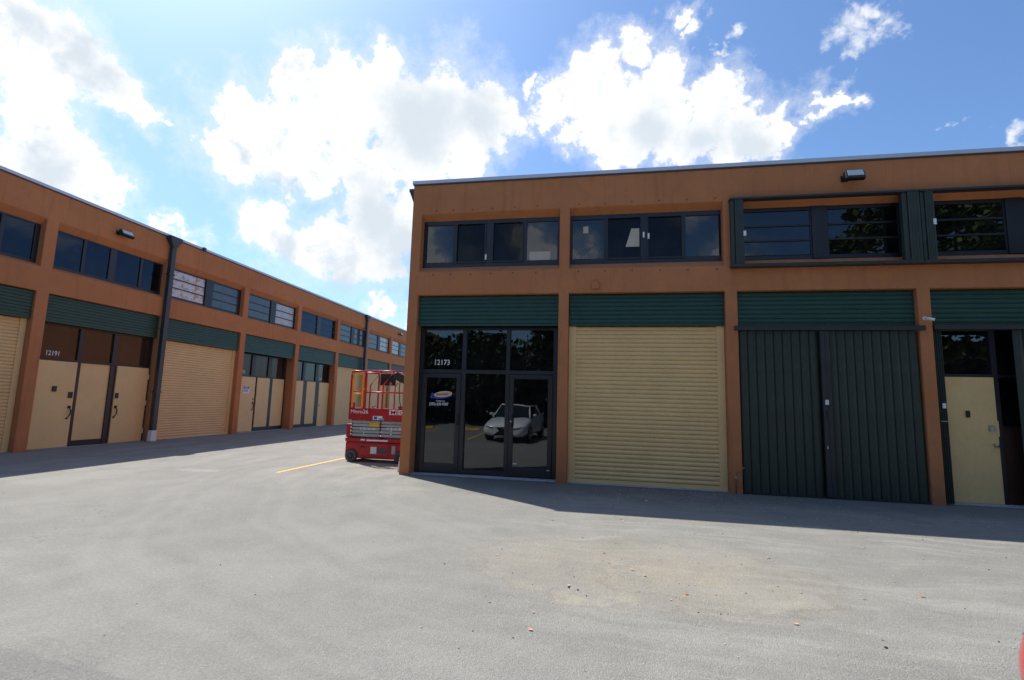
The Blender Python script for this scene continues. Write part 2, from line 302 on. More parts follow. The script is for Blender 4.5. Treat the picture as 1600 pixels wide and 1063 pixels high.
    # fine cracks
    vc = t.nodes.new('ShaderNodeTexVoronoi'); vc.feature = 'DISTANCE_TO_EDGE'; vc.inputs['Scale'].default_value = 0.33; t.links.new(vmath(t, 'ADD', cs, vmath(t, 'SCALE', wv2, 0.6)), vc.inputs['Vector'])
    ck = math_n(t, 'MULTIPLY', smooth(t, vc.outputs['Distance'], 0.0, 0.006, 0.55, 0), smooth(t, noise_n(t, co, 0.35, 3, 0.5), 0.50, 0.60))
    base = mixc(t, ck, base, (0.07, 0.07, 0.07))
    pit = math_n(t, 'MULTIPLY', smooth(t, noise_n(t, co, 26, 5, 0.75), 0.55, 0.68, 0, 0.5), smooth(t, noise_n(t, co, 0.8, 4, 0.6), 0.48, 0.66))
    base = mixc(t, pit, base, (0.09, 0.09, 0.09))
    # stones showing in the binder
    vg = t.nodes.new('ShaderNodeTexVoronoi'); vg.inputs['Scale'].default_value = 110; t.links.new(co, vg.inputs['Vector'])
    sg = t.nodes.new('ShaderNodeSeparateXYZ'); t.links.new(vg.outputs['Color'], sg.inputs[0])
    base = mixc(t, smooth(t, sg.outputs[0], 0.72, 0.95, 0, 0.20), base, (0.42, 0.41, 0.39))
    base = mixc(t, smooth(t, sg.outputs[1], 0.72, 0.95, 0, 0.22), base, (0.09, 0.09, 0.09))
    k = math_n(t, 'ADD', math_n(t, 'MULTIPLY', math_n(t, 'ADD', fine, grit), 0.50), 0.24)
    kk = t.nodes.new('ShaderNodeCombineXYZ')
    for i, q_ in enumerate((1.47, 1.45, 1.36)): t.links.new(math_n(t, 'MULTIPLY', k, q_), kk.inputs[i])
    base = mixc(t, 1.0, base, kk.outputs[0], 'MULTIPLY')
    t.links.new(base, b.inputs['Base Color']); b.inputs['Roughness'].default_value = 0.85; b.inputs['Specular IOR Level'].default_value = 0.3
    h = math_n(t, 'ADD', math_n(t, 'MULTIPLY', vg.outputs['Distance'], -0.8), math_n(t, 'ADD', fine, math_n(t, 'MULTIPLY', noise_n(t, co, 5, 5, 0.6), 2.0)))
    bump(t, b, h, 0.7, 0.010)
    return m
M['asphalt'] = asphalt()
def line_mat():
    m, t, b = mat('worn_yellow_paint'); co = objco(t)
    f = smooth(t, noise_n(t, co, 9, 7, 0.7), 0.42, 0.60, 0, 0.7)
    col = mixc(t, f, (0.80, 0.46, 0.06), (0.42, 0.33, 0.18)); t.links.new(col, b.inputs['Base Color']); b.inputs['Roughness'].default_value = 0.8
    return m
M['line'] = line_mat()

# ------------------------------------------------------------------ helpers
def tag(o, label=None, cat=None, group=None, kind=None):
    if label: o['label'] = label
    if cat: o['category'] = cat
    if group: o['group'] = group
    if kind: o['kind'] = kind
    return o
def thing(name, label, cat, loc=(0, 0, 0), rz=0.0, group=None):
    o = bpy.data.objects.new(name, None); o.empty_display_size = 0.3; C.objects.link(o)
    o.location = loc; o.rotation_euler = (0, 0, rz); return tag(o, label, cat, group)
def obj(name, bm, m, parent=None, smooth_=False, bevel=0.0, loc=None, rot=None, seg=2):
    me = bpy.data.meshes.new(name)
    bmesh.ops.recalc_face_normals(bm, faces=bm.faces)
    bm.to_mesh(me); bm.free()
    for mm in (m if isinstance(m, (list, tuple)) else [m]): me.materials.append(mm)
    if smooth_:
        for p in me.polygons: p.use_smooth = True
    o = bpy.data.objects.new(name, me); C.objects.link(o)
    if parent is not None: o.parent = parent
    if loc is not None: o.location = loc
    if rot is not None: o.rotation_euler = rot
    if bevel:
        b = o.modifiers.new('bevel', 'BEVEL'); b.width = bevel; b.segments = seg; b.limit_method = 'ANGLE'; b.angle_limit = rad(40)
    return o
def link_copy(src, parent, loc=None):
    o = src.copy(); C.objects.link(o); o.parent = parent
    if loc is not None: o.location = loc
    return o
def copy_tree(o, parent=None):
    c = o.copy(); C.objects.link(c); c.parent = parent
    for ch in [x for x in bpy.data.objects if x.parent == o]: copy_tree(ch, c)
    return c
def box(bm, x0, x1, y0, y1, z0, z1, mi=0):
    v = [bm.verts.new(p) for p in ((x0, y0, z0), (x1, y0, z0), (x1, y1, z0), (x0, y1, z0), (x0, y0, z1), (x1, y0, z1), (x1, y1, z1), (x0, y1, z1))]
    for f in ((0, 3, 2, 1), (4, 5, 6, 7), (0, 1, 5, 4), (1, 2, 6, 5), (2, 3, 7, 6), (3, 0, 4, 7)):
        bm.faces.new([v[i] for i in f]).material_index = mi
    return bm
def nb(*a):
    bm = bmesh.new()
    if a: box(bm, *a)
    return bm
def tube(bm, pts, r, seg=8, cap=True):
    pts = [Vector(p) for p in pts]; rings = []
    for i, p in enumerate(pts):
        a = pts[max(i - 1, 0)]; b = pts[min(i + 1, len(pts) - 1)]; d = (b - a).normalized()
        s = d.cross(Vector((0, 0, 1)) if abs(d.z) < 0.9 else Vector((1, 0, 0))).normalized(); u = s.cross(d)
        rr = r[i] if isinstance(r, (list, tuple)) else r
        rings.append([bm.verts.new(p + (s * math.cos(2 * PI * k / seg) + u * math.sin(2 * PI * k / seg)) * rr) for k in range(seg)])
    for A, B in zip(rings, rings[1:]):
        for k in range(seg): bm.faces.new((A[k], A[(k + 1) % seg], B[(k + 1) % seg], B[k]))
    if cap: bm.faces.new(rings[0][::-1]); bm.faces.new(rings[-1])
    return bm
def disc(bm, c, axis, r, h, seg=24):
    c = Vector(c); a = Vector(axis).normalized(); return tube(bm, [c - a * h / 2, c + a * h / 2], r, seg)
def text(name, s, size, m, parent, loc, rot=(PI / 2, 0, 0), align='LEFT', ext=0.0015, sx=1.0):
    cu = bpy.data.curves.new(name, 'FONT'); cu.body = s; cu.size = size; cu.extrude = ext; cu.align_x = align; cu.resolution_u = 3; cu.offset = size * 0.006
    tmp = bpy.data.objects.new('tmp_text', cu); C.objects.link(tmp)
    me = bpy.data.meshes.new_from_object(tmp.evaluated_get(bpy.context.evaluated_depsgraph_get()))
    bpy.data.objects.remove(tmp); bpy.data.curves.remove(cu)
    me.materials.clear(); me.materials.append(m)
    o = bpy.data.objects.new(name, me); C.objects.link(o); o.parent = parent; o.location = loc; o.rotation_euler = rot; o.scale = (sx, 1, 1)
    return o

# facade: a welded wall with rectangular openings, local X along the wall, Y into the building
def facade(parent, x0, x1, top, thick, lower, upper, zl, zwb, zwt, rz_b, rz_t, rdep):
    xs = sorted({round(v, 4) for v in [x0, x1] + [a for p in lower + upper for a in p]})
    zs = [0.0, zl, zwb, zwt, top]
    def isopen(xm, zi):
        if zi == 0: return any(a < xm < b for a, b in lower)
        if zi == 2: return any(a < xm < b for a, b in upper)
        return False
    bm = bmesh.new(); nx = len(xs) - 1
    op = [[isopen((xs[i] + xs[i + 1]) / 2, j) for j in range(4)] for i in range(nx)]
    def q(*p): bm.faces.new([bm.verts.new(v) for v in p])
    for i in range(nx):
        for j in range(4):
            if not op[i][j]:
                q((xs[i], 0, zs[j]), (xs[i + 1], 0, zs[j]), (xs[i + 1], 0, zs[j + 1]), (xs[i], 0, zs[j + 1]))
            else:
                a, b = xs[i], xs[i + 1]; zb, zt = zs[j], zs[j + 1]
                zb2, zt2 = (zb, zt) if j == 0 else (rz_b, rz_t); dm = thick if j == 0 else rdep
                if j != 0:
                    q((a, 0, zb), (b, 0, zb), (b, dm, zb2), (a, dm, zb2)); q((a, dm, zb2), (b, dm, zb2), (b, thick, zb2), (a, thick, zb2))
                q((a, 0, zt), (b, 0, zt), (b, dm, zt2), (a, dm, zt2))
                if j != 0: q((a, dm, zt2), (b, dm, zt2), (b, thick, zt2), (a, thick, zt2))
                for xx, side in ((a, -1), (b, 1)):
                    ni = i + side
                    if ni < 0 or ni >= nx or not op[ni][j]:
                        q((xx, 0, zb), (xx, dm, zb2), (xx, dm, zt2), (xx, 0, zt))
                        if j != 0: q((xx, dm, zb2), (xx, thick, zb2), (xx, thick, zt2), (xx, dm, zt2))
    q((x0, 0, top), (x1, 0, top), (x1, thick, top), (x0, thick, top))
    q((x0, 0, 0), (x0, thick, 0), (x0, thick, top), (x0, 0, top)); q((x1, 0, 0), (x1, thick, 0), (x1, thick, top), (x1, 0, top))
    bmesh.ops.remove_doubles(bm, verts=bm.verts, dist=0.0005)
    o = obj('wall', bm, M['stucco'], parent, bevel=0.014)
    return o
def shell(parent, x0, x1, top, thick, depth, zfloor):
    obj('side_wall', nb(x0, x0 + 0.2, thick, depth, 0, top), M['stucco'], parent)
    obj('side_wall', nb(x1 - 0.2, x1, thick, depth, 0, top), M['stucco'], parent)
    obj('rear_wall', nb(x0 + 0.2, x1 - 0.2, depth - 0.2, depth, 0, top), M['stucco'], parent)
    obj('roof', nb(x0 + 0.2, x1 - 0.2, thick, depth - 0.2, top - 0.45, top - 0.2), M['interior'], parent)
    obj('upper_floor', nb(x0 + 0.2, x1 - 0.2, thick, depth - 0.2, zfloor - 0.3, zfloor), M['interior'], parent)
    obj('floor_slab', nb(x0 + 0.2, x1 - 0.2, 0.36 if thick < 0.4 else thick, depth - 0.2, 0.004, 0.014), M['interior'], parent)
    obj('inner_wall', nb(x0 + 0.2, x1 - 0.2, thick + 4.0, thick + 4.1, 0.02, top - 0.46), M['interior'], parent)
def coping(parent, x0, x1, top):
    obj('drip_edge', nb(x0 - 0.015, x1, -0.018, 0.0, top - 0.028, top + 0.0), M['drip'], parent)
    bm = nb(x0 - 0.03, x1, -0.035, 0.30, top + 0.002, top + 0.082)
    obj('coping', bm, M['coping'], parent, bevel=0.006)
def slats(bm, x0, x1, z0, z1, y, pitch, d):
    n = max(1, round((z1 - z0) / pitch)); p = (z1 - z0) / n
    prof = []
    for k in range(n):
        b = z0 + k * p
        prof += [(b, y), (b + 0.13 * p, y), (b + 0.15 * p, y - d), (b + 0.5 * p, y - d * 1.15), (b + 0.85 * p, y - d * 0.7)]
    prof.append((z1, y))
    L_ = [bm.verts.new((x0, yy, zz)) for zz, yy in prof]; R_ = [bm.verts.new((x1, yy, zz)) for zz, yy in prof]
    for i in range(len(prof) - 1): bm.faces.new((L_[i], R_[i], R_[i + 1], L_[i + 1]))
    return bm
def green_band(parent, x0, x1, z0, z1, y):
    bm = slats(bmesh.new(), x0 + 0.012, x1 - 0.012, z0 + 0.05, z1 - 0.012, y, 0.086, 0.016)
    box(bm, x0 + 0.012, x1 - 0.012, y - 0.012, y + 0.02, z0, z0 + 0.05)
    return obj('green_shutter_hood', bm, M['green'], parent)
def roller_door(parent, x0, x1, z1, y, gl=0.15, gr=0.15, pitch=0.0865, m='beige'):
    bm = slats(bmesh.new(), x0 + gl - 0.02, x1 - gr + 0.02, 0.10, z1, y + 0.05, pitch, 0.026)
    box(bm, x0 + gl - 0.02, x1 - gr + 0.02, y + 0.02, y + 0.07, 0.022, 0.098)
    c = obj('roller_door', bm, M[m], parent)
    for a, b in ((x0 + 0.003, x0 + gl), (x1 - gr, x1 - 0.003)):
        g = nb(a, b, y, y + 0.14, 0.006, z1); obj('guide_rail', g, M[m], c, bevel=0.008)
    return c
def frame_grid(name, parent, x0, x1, z0, z1, y, xb, zb, m, depth=0.06):
    """frame members: xb list of (a,b) uprights, zb list of (a,b) rails across the whole width"""
    bm = bmesh.new()
    for a, b in zb: box(bm, x0, x1, y, y + depth, a, b)
    zz = sorted(zb); gaps = []; prev = z0
    for a, b in zz:
        if a > prev + 0.001: gaps.append((prev, a))
        prev = b
    if prev < z1 - 0.001: gaps.append((prev, z1))
    for a, b in xb:
        for g0, g1 in gaps: box(bm, a, b, y - 0.002, y + depth, g0, g1)
    return obj(name, bm, m, parent, bevel=0.004)
def pane(parent, x0, x1, z0, z1, y, m, tilt=0.0, name='pane'):
    bm = bmesh.new(); box(bm, -(x1 - x0) / 2, (x1 - x0) / 2, -0.003, 0.003, -(z1 - z0) / 2, (z1 - z0) / 2)
    # single outward face keeps the reflection clean
    return obj(name, bm, M[m], parent, loc=((x0 + x1) / 2, y, (z0 + z1) / 2), rot=(tilt + random.uniform(-0.004, 0.004), 0, random.uniform(-0.004, 0.004)))

# ------------------------------------------------------------------ ground
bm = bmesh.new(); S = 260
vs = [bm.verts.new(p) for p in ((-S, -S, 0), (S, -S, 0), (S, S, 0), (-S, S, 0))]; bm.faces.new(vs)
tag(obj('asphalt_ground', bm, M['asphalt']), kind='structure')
def paint_line(x0, y0, x1, y1, wd=0.10, i=0):
    d = Vector((x1 - x0, y1 - y0, 0)).normalized(); s = Vector((-d.y, d.x, 0)) * wd / 2
    a, b = Vector((x0, y0, 0.004)), Vector((x1, y1, 0.004)); bm = bmesh.new()
    bm.faces.new([bm.verts.new(p) for p in (a - s, b - s, b + s, a + s)])
    return tag(obj('parking_line', bm, M['line']), kind='structure')
paint_line(-6.74, 9.62, -6.82, 14.5)
for a in ((-5.5, 1.3, -5.9, -4.6), (-8.5, 0.6, -8.7, -4.6), (-2.55, 1.2, -2.65, -4.6), (0.45, 1.2, 0.45, -4.6), (-11.3, 0.6, -11.5, -4.6)): paint_line(*a)

# ------------------------------------------------------------------ main building (right)
D = 10.29
RB = thing('warehouse_building', 'orange stucco warehouse on the right with beige roller door and dark corner shopfront numbered 12173', 'building', (0, D, 0))
low = [(-4.09, -0.957), (-0.744, 2.35), (2.575, 5.713), (5.93, 9.27), (9.49, 12.6)]
facade(RB, -4.31, 13.2, 6.485, 0.36, low, low, 3.908, 4.425, 5.774, 4.573, 5.665, 0.2)
shell(RB, -4.31, 13.2, 6.485, 0.36, 15.0, 4.40)
for xx in (-0.85, 2.46, 5.82, 9.38): obj('partition_wall', nb(xx - 0.05, xx + 0.05, 0.362, 4.35, 0.02, 6.0), M['interior'], RB)
coping(RB, -4.31, 13.2, 6.485)
# patch where the mid band stands under the upper windows: none, the facade is one wall
for a, b in low: green_band(RB, a, b, 3.225, 3.908, 0.12)
def kx(x): return x * 0.9878
def kz(z): return 1.6 + (z - 1.6) * 0.9878
zF0, zF1 = 4.573, 5.665
def slider(parent, x0, x1, cuts, mats, y=0.2, z0=zF0, z1=zF1):
    pz0, pz1 = kz(4.735), kz(5.62)
    xb = []; prev = x0
    for a, b in cuts: xb.append((prev, a)); prev = b
    xb.append((prev, x1))
    wdw = frame_grid('window', parent, x0, x1, z0, z1, y, xb, [(z0, pz0), (pz1, z1)], M['bronze'])
    for (a, b), mm in zip(cuts, mats):
        pane(wdw, a, b, pz0, pz1, y + 0.03, mm)
    return wdw
c1 = [(kx(a), kx(b)) for a, b in ((-4.08, -3.43), (-3.33, -2.68), (-2.48, -1.82), (-1.718, -1.035))]
w1_ = slider(RB, -4.09, -0.957, c1, ('pane', 'pane_screen', 'pane_screen', 'pane'))
c2 = [(kx(a), kx(b)) for a, b in ((-0.70, -0.03), (0.06, 0.745), (0.905, 1.585), (1.673, 2.375))]
w2_ = slider(RB, -0.744, 2.35, c2, ('pane', 'pane_screen', 'pane_screen', 'pane'))
# sash stiles of the two sliding leaves stand proud
for (a, b), wd in ((c1[1], w1_), (c1[2], w1_), (c2[1], w2_), (c2[2], w2_)):
    bm = bmesh.new(); za, zb = kz(4.735), kz(5.62)
    for q in ((a - 0.025, a, za - 0.03, zb + 0.03), (b, b + 0.025, za - 0.03, zb + 0.03), (a, b, za - 0.03, za), (a, b, zb, zb + 0.03)): box(bm, q[0], q[1], 0.175, 0.197, q[2], q[3])
    obj('sash', bm, M['bronze'], wd)
def latch(wd, x, z): obj('latch', nb(x - 0.018, x + 0.018, 0.165, 0.19, z - 0.06, z + 0.06), M['white'], wd, bevel=0.003)
latch(w1_, -2.61, 4.79); latch(w2_, 0.80, 5.18); latch(w2_, 0.90, 5.15)
pl = nb(-0.465, -0.355, 0.215, 0.222, 5.27, 5.42); obj('sticker', pl, M['cardboard'], w2_)
# awning windows with three glass blades each side of a broad mullion
def awning(parent, x0, x1, la, lb, ra, rb, z0, z1, y, ml, mr, pz0, pz1, tilt=0.0):
    xb = [(x0, la), (lb, ra), (rb, x1)]
    if x0 >= la: xb = xb[1:]
    rails = [(z0, pz0), (pz1, z1)]
    fr = frame_grid('window', parent, x0, x1, z0, z1, y, xb, rails, M['bronze'])
    bm = nb(lb + 0.03, ra - 0.03, y - 0.03, y - 0.003, z0 + 0.01, z1 - 0.01); obj('mullion_cover', bm, M['bronze'], fr, bevel=0.004)
    h = (pz1 - pz0) / 3
    for (a, b, mm) in ((la, lb, ml), (ra, rb, mr)):
        for k in range(3):
            pane(fr, a + 0.002, b - 0.002, pz0 + k * h + 0.014, pz0 + (k + 1) * h - 0.014, y + 0.02, mm, tilt)
        bm = bmesh.new()
        for k in (1, 2): box(bm, a, b, y - 0.012, y + 0.015, pz0 + k * h - 0.016, pz0 + k * h + 0.016)
        obj('blade_rail', bm, M['bronze'], fr)
    return fr
awning(RB, 2.575, 5.713, kx(2.82), kx(4.07), kx(4.41), kx(5.66), zF0, zF1, 0.2, 'pane_reflect', 'pane_reflect', kz(4.70), kz(5.64))
awning(RB, 5.93, 9.27, kx(6.10), kx(7.44), kx(7.80), kx(9.20), zF0, zF1, 0.2, 'pane_reflect', 'pane_reflect', kz(4.70), kz(5.64))
awning(RB, 9.49, 12.6, 9.6, 10.9, 11.2, 12.45, zF0, zF1, 0.2, 'pane_reflect', 'pane_reflect', kz(4.70), kz(5.64))
# bay 1: shopfront ------------------------------------------------
yb = 0.30
sf_x = [(-4.09, -3.99), (-3.10, -3.0), (-2.105, -2.02), (-1.075, -0.957)]
sf = frame_grid('shopfront_frame', RB, -4.09, -0.957, 0.03, 3.225, yb, sf_x, [(2.20, 2.28), (3.17, 3.225)], M['bronze'], 0.10)
for a, b in ((-3.99, -3.10), (-3.0, -2.105), (-2.02, -1.075)): pane(sf, a, b, 2.28, 3.17, yb + 0.05, 'pane_dark', name='transom_pane')
pane(sf, -3.0, -2.105, 0.14, 2.20, yb + 0.06, 'pane_dark')
obj('bottom_rail', nb(-3.0, -2.105, yb, yb + 0.1, 0.04, 0.138), M['bronze'], sf)
def glass_door(a, b, hx, lab=None):
    bm = bmesh.new(); s = 0.105
    for q in ((a + .006, a + s, 0.045, 2.19), (b - s, b - .006, 0.045, 2.19), (a + s, b - s, 0.045, 0.245), (a + s, b - s, 2.10, 2.19)): box(bm, q[0], q[1], yb - 0.012, yb + 0.04, q[2], q[3])
    d = obj('glass_door', bm, M['bronze'], RB, bevel=0.004)
    pane(d, a + s, b - s, 0.245, 2.10, yb + 0.015, 'pane_dark')
    bm = tube(bmesh.new(), [(hx, yb - 0.012, 1.32), (hx, yb - 0.07, 1.30), (hx, yb - 0.07, 1.10), (hx, yb - 0.012, 1.08)], 0.013); obj('pull_handle', bm, M['black'], d, True)
    return d
dl = glass_door(-3.99, -3.10, -3.14); dr = glass_door(-2.02, -1.075, -1.93)
bm = disc(bmesh.new(), (-1.965, yb - 0.02, 1.19), (0, 1, 0), 0.016, 0.02, 12); obj('lock_cylinder', bm, M['steel'], dr)
bm = nb(-4.09, -0.957, 0.06, 0.36, 0.006, 0.03); obj('threshold', bm, M['concrete'], RB, bevel=0.004)
text('house_number', '12173', 0.165, M['lettering'], sf, (-3.765, yb + 0.04, 2.385), sx=0.93)
# pharmacy decal on the left leaf
bm = bmesh.new(); n = 28
cc = bm.verts.new((-3.53, yb + 0.004, 1.69))
ring = [bm.verts.new((-3.53 + 0.235 * math.cos(2 * PI * k / n), yb + 0.004, 1.695 + 0.055 * math.sin(2 * PI * k / n) + 0.10 * 0.235 * math.cos(2 * PI * k / n))) for k in range(n)]
for k in range(n): bm.faces.new((cc, ring[k], ring[(k + 1) % n]))
obj('decal_shadow', bm, M['logo_blue'], dl)
bm = bmesh.new(); cc = bm.verts.new((-3.50, yb - 0.001, 1.735))
ring = [bm.verts.new((-3.50 + 0.205 * math.cos(2 * PI * k / n), yb - 0.001, 1.735 + 0.062 * math.sin(2 * PI * k / n) + 0.10 * 0.205 * math.cos(2 * PI * k / n))) for k in range(n)]
for k in range(n): bm.faces.new((cc, ring[k], ring[(k + 1) % n]))
obj('decal_oval', bm, M['lettering'], dl)
bm = bmesh.new(); cc = bm.verts.new((-3.50, yb - 0.004, 1.735))
ring = [bm.verts.new((-3.50 + 0.192 * math.cos(2 * PI * k / n), yb - 0.004, 1.735 + 0.050 * math.sin(2 * PI * k / n) + 0.10 * 0.192 * math.cos(2 * PI * k / n))) for k in range(n)]
for k in range(n): bm.faces.new((cc, ring[k], ring[(k + 1) % n]))
obj('decal_oval', bm, M['logo_orange'], dl)
text('decal_lettering', 'Pharmacy', 0.072, M['logo_blue'], dl, (-3.655, yb - 0.007, 1.70), rot=(PI / 2, rad(-5), 0))
bm = bmesh.new()
for cx_, cz_, rr_ in ((-3.745, 1.73, 0.030), (-3.755, 1.675, 0.038), (-3.72, 1.68, 0.03)): disc(bm, (cx_, yb - 0.001, cz_), (0, 1, 0), rr_, 0.004, 16)
obj('decal_figure', bm, M['logo_blue'], dl)
text('decal_lettering', 'Contact us', 0.045, M['lettering'], dl, (-3.66, yb + 0.003, 1.572))
text('phone_number', '(305) 630-9307', 0.088, M['lettering'], dl, (-3.815, yb + 0.003, 1.487), sx=0.80)
obj('sticker', nb(-1.18, -1.12, yb - 0.016, yb - 0.0125, 0.20, 0.215), M['white'], dr)
obj('sticker', nb(-1.90, -1.82, yb - 0.004, yb - 0.001, 0.30, 0.325), M['white'], dr)
# bay 2: beige roller door
roller_door(RB, -0.744, 2.35, 3.225, 0.15, 0.155, 0.15)
bm = nb(-0.744, 2.35, 0.05, 0.36, 0.006, 0.020); obj('threshold', bm, M['concrete'], RB)
roller_door(RB, 9.49, 12.6, 3.225, 0.15)
# bay 3: accordion shutter drawn shut
def blade_mesh(wd, z0, z1, depth):
    bm = bmesh.new(); n = 8; prof = []
    for k in range(n + 1):
        u = k / n; prof.append((u * wd, -depth * math.sin(PI * u)))
    prof = [(-0.006, 0.012)] + prof + [(wd + 0.006, 0.012)]
    A = [bm.verts.new((x, y, z0)) for x, y in prof]; B = [bm.verts.new((x, y, z1)) for x, y in prof]
    for i in range(len(prof) - 1): bm.faces.new((A[i], A[i + 1], B[i + 1], B[i]))
    return bm
def blade_run(parent, x0, x1, n, y, z0, z1, depth, mname='olive'):
    p = (x1 - x0) / n; first = None
    for k in range(n):
        if first is None:
            first = obj('shutter_blade', blade_mesh(p * 0.93, z0, z1, depth), M[mname], parent, True, loc=(x0 + k * p, y, 0))
        else: link_copy(first, parent, (x0 + k * p, y + random.uniform(-0.004, 0.004), 0))
acc = obj('accordion_shutter', nb(2.50, 5.79, -0.055, 0.0, 3.115, 3.20), M['olive2'], RB, bevel=0.006)
blade_run(acc, 2.60, 4.015, 9, 0.055, 0.03, 3.112, 0.028)
blade_run(acc, 4.185, 5.70, 10, 0.055, 0.03, 3.112, 0.028)
obj('centre_mate', nb(4.02, 4.098, -0.02, 0.06, 0.03, 3.112), M['olive2'], acc, bevel=0.006)
obj('centre_mate', nb(4.102, 4.18, -0.015, 0.06, 0.03, 3.112), M['olive2'], acc, bevel=0.006)
obj('sill_track', nb(2.58, 5.708, 0.0, 0.10, 0.006, 0.028), M['olive2'], acc)
obj('lock_tag', nb(4.055, 4.115, -0.027, -0.021, 1.71, 1.80), M['white'], acc)
obj('lock', nb(4.06, 4.09, -0.035, -0.021, 1.50, 1.58), M['black'], acc); obj('lock', nb(4.045, 4.065, -0.032, -0.021, 0.90, 0.95), M['steel'], acc)
# bay 4: stacked shutter, open door ---------------------------------
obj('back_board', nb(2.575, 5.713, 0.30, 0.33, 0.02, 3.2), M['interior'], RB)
acc4 = obj('accordion_shutter', nb(5.935, 9.265, -0.055, 0.0, 3.13, 3.21), M['olive2'], RB, bevel=0.006)
blade_run(acc4, 5.95, 6.09, 4, 0.06, 0.03, 3.128, 0.03); blade_run(acc4, 7.22, 9.25, 13, 0.06, 0.03, 3.128, 0.03)
obj('lock_tag', nb(5.985, 6.04, -0.005, 0.0, 1.70, 1.79), M['white'], acc4)
obj('strap', nb(5.95, 6.09, -0.004, 0.012, 1.46, 1.475), M['steel'], acc4)
fr4 = frame_grid('door_frame', RB, 5.93, 9.27, 0.03, 3.225, yb, [(5.93, 6.19), (7.0, 7.09), (8.1, 8.2), (9.17, 9.27)], [(2.29, 2.34), (3.16, 3.225)], M['bronze'], 0.10)
pane(fr4, 6.19, 7.0, 2.34, 3.16, yb + 0.05, 'pane_dark', name='transom_pane'); pane(fr4, 7.09, 8.1, 2.34, 3.16, yb + 0.05, 'pane_dark', name='transom_pane')
pane(fr4, 7.09, 8.1, 1.41, 2.29, yb + 0.05, 'pane_dark'); obj('brown_panel', nb(7.09, 8.1, yb + 0.03, yb + 0.06, 0.03, 1.38), M['brownpanel'], fr4)
obj('cross_rail', nb(7.09, 8.1, yb, yb + 0.08, 1.382, 1.408), M['bronze'], fr4)
d4 = obj('beige_door', nb(6.195, 6.985, yb - 0.045, yb - 0.003, 0.03, 2.285), M['beige'], RB, bevel=0.006)
obj('keypad', nb(6.49, 6.555, yb - 0.07, yb - 0.046, 1.55, 1.67), M['black'], d4, bevel=0.008)
bm = disc(bmesh.new(), (6.885, yb - 0.06, 1.36), (0, 1, 0), 0.05, 0.028, 20); box(bm, 6.835, 6.935, yb - 0.052, yb - 0.046, 1.30, 1.42); obj('deadbolt', bm, M['steel'], d4)
bm = tube(bmesh.new(), [(6.91, yb - 0.046, 1.06), (6.91, yb - 0.085, 1.06)], 0.018, 10); disc(bm, (6.91, yb - 0.10, 1.06), (0, 1, 0), 0.032, 0.035, 16); obj('door_knob', bm, M['steel'], d4, True)
obj('latch_guard', nb(6.955, 6.995, yb - 0.052, yb - 0.046, 1.22, 1.50), M['beige'], d4)
obj('threshold', nb(5.93, 9.27, 0.10, 0.36, 0.006, 0.028), M['concrete'], RB)
# upper accordion shutters: tracks and folded stacks over bays 3 and 4
for (a, b) in ((2.45, 5.79), (5.80, 9.40)):
    tr = obj('upper_shutter_track', nb(a, b, -0.16, 0.0, 5.735, 5.775), M['olive2'], RB, bevel=0.005)
    bm = nb(a, b, -0.16, 0.0, 4.355, 4.415); obj('lower_track', bm, M['olive2'], tr, bevel=0.005)
    if a < 3: st = ((2.46, 2.70), (5.50, 5.785))
    else: st = ((5.805, 6.02), (9.15, 9.38))
    for (s0, s1) in st:
        m_ = (s0 + s1) / 2; bm = bmesh.new(); box(bm, s0, s0 + (s1 - s0) * 0.30, -0.135, -0.02, 4.416, 5.734); box(bm, s0 + (s1 - s0) * 0.30 + 0.004, s1, -0.155, -0.02, 4.416, 5.734)
        pk = obj('folded_shutter', bm, M['olive'], tr, bevel=0.012)
        bm = bmesh.new()
        for q_ in (0.45, 0.62, 0.8): box(bm, s0 + (s1 - s0) * q_, s0 + (s1 - s0) * q_ + 0.006, -0.1565, -0.152, 4.43, 5.72)
        obj('fold_line', bm, M['black'], pk)
obj('lock_tag', nb(2.685, 2.735, -0.158, -0.150, 4.98, 5.08), M['white'], RB); obj('lock_tag', nb(5.985, 6.035, -0.158, -0.150, 5.08, 5.19), M['white'], RB)
# small square vent housing on the band
bm = nb(-0.268, -0.118, -0.05, 0.0, 3.985, 4.145); v_ = obj('vent_box', bm, M['stucco'], RB, bevel=0.01)
bm = disc(bmesh.new(), (-0.193, -0.053, 4.07), (0, 1, 0), 0.045, 0.012, 18); obj('vent_cap', bm, M['stucco'], v_)
# anchors left from storm panels above and below the windows
first = None
for x_ in (-3.75, -3.35, -2.9, -2.45, -1.95, -1.45, -0.55, 0.0, 0.55, 1.1, 1.65, 2.2):
    for z_ in (5.84, 4.36):
        if first is None: first = obj('anchor_bolt', disc(bmesh.new(), (0, 0, 0), (0, 1, 0), 0.014, 0.016, 8), M['drip'], RB, loc=(x_, -0.008, z_))
        else: link_copy(first, RB, (x_, -0.008, z_ + random.uniform(-0.01, 0.01)))
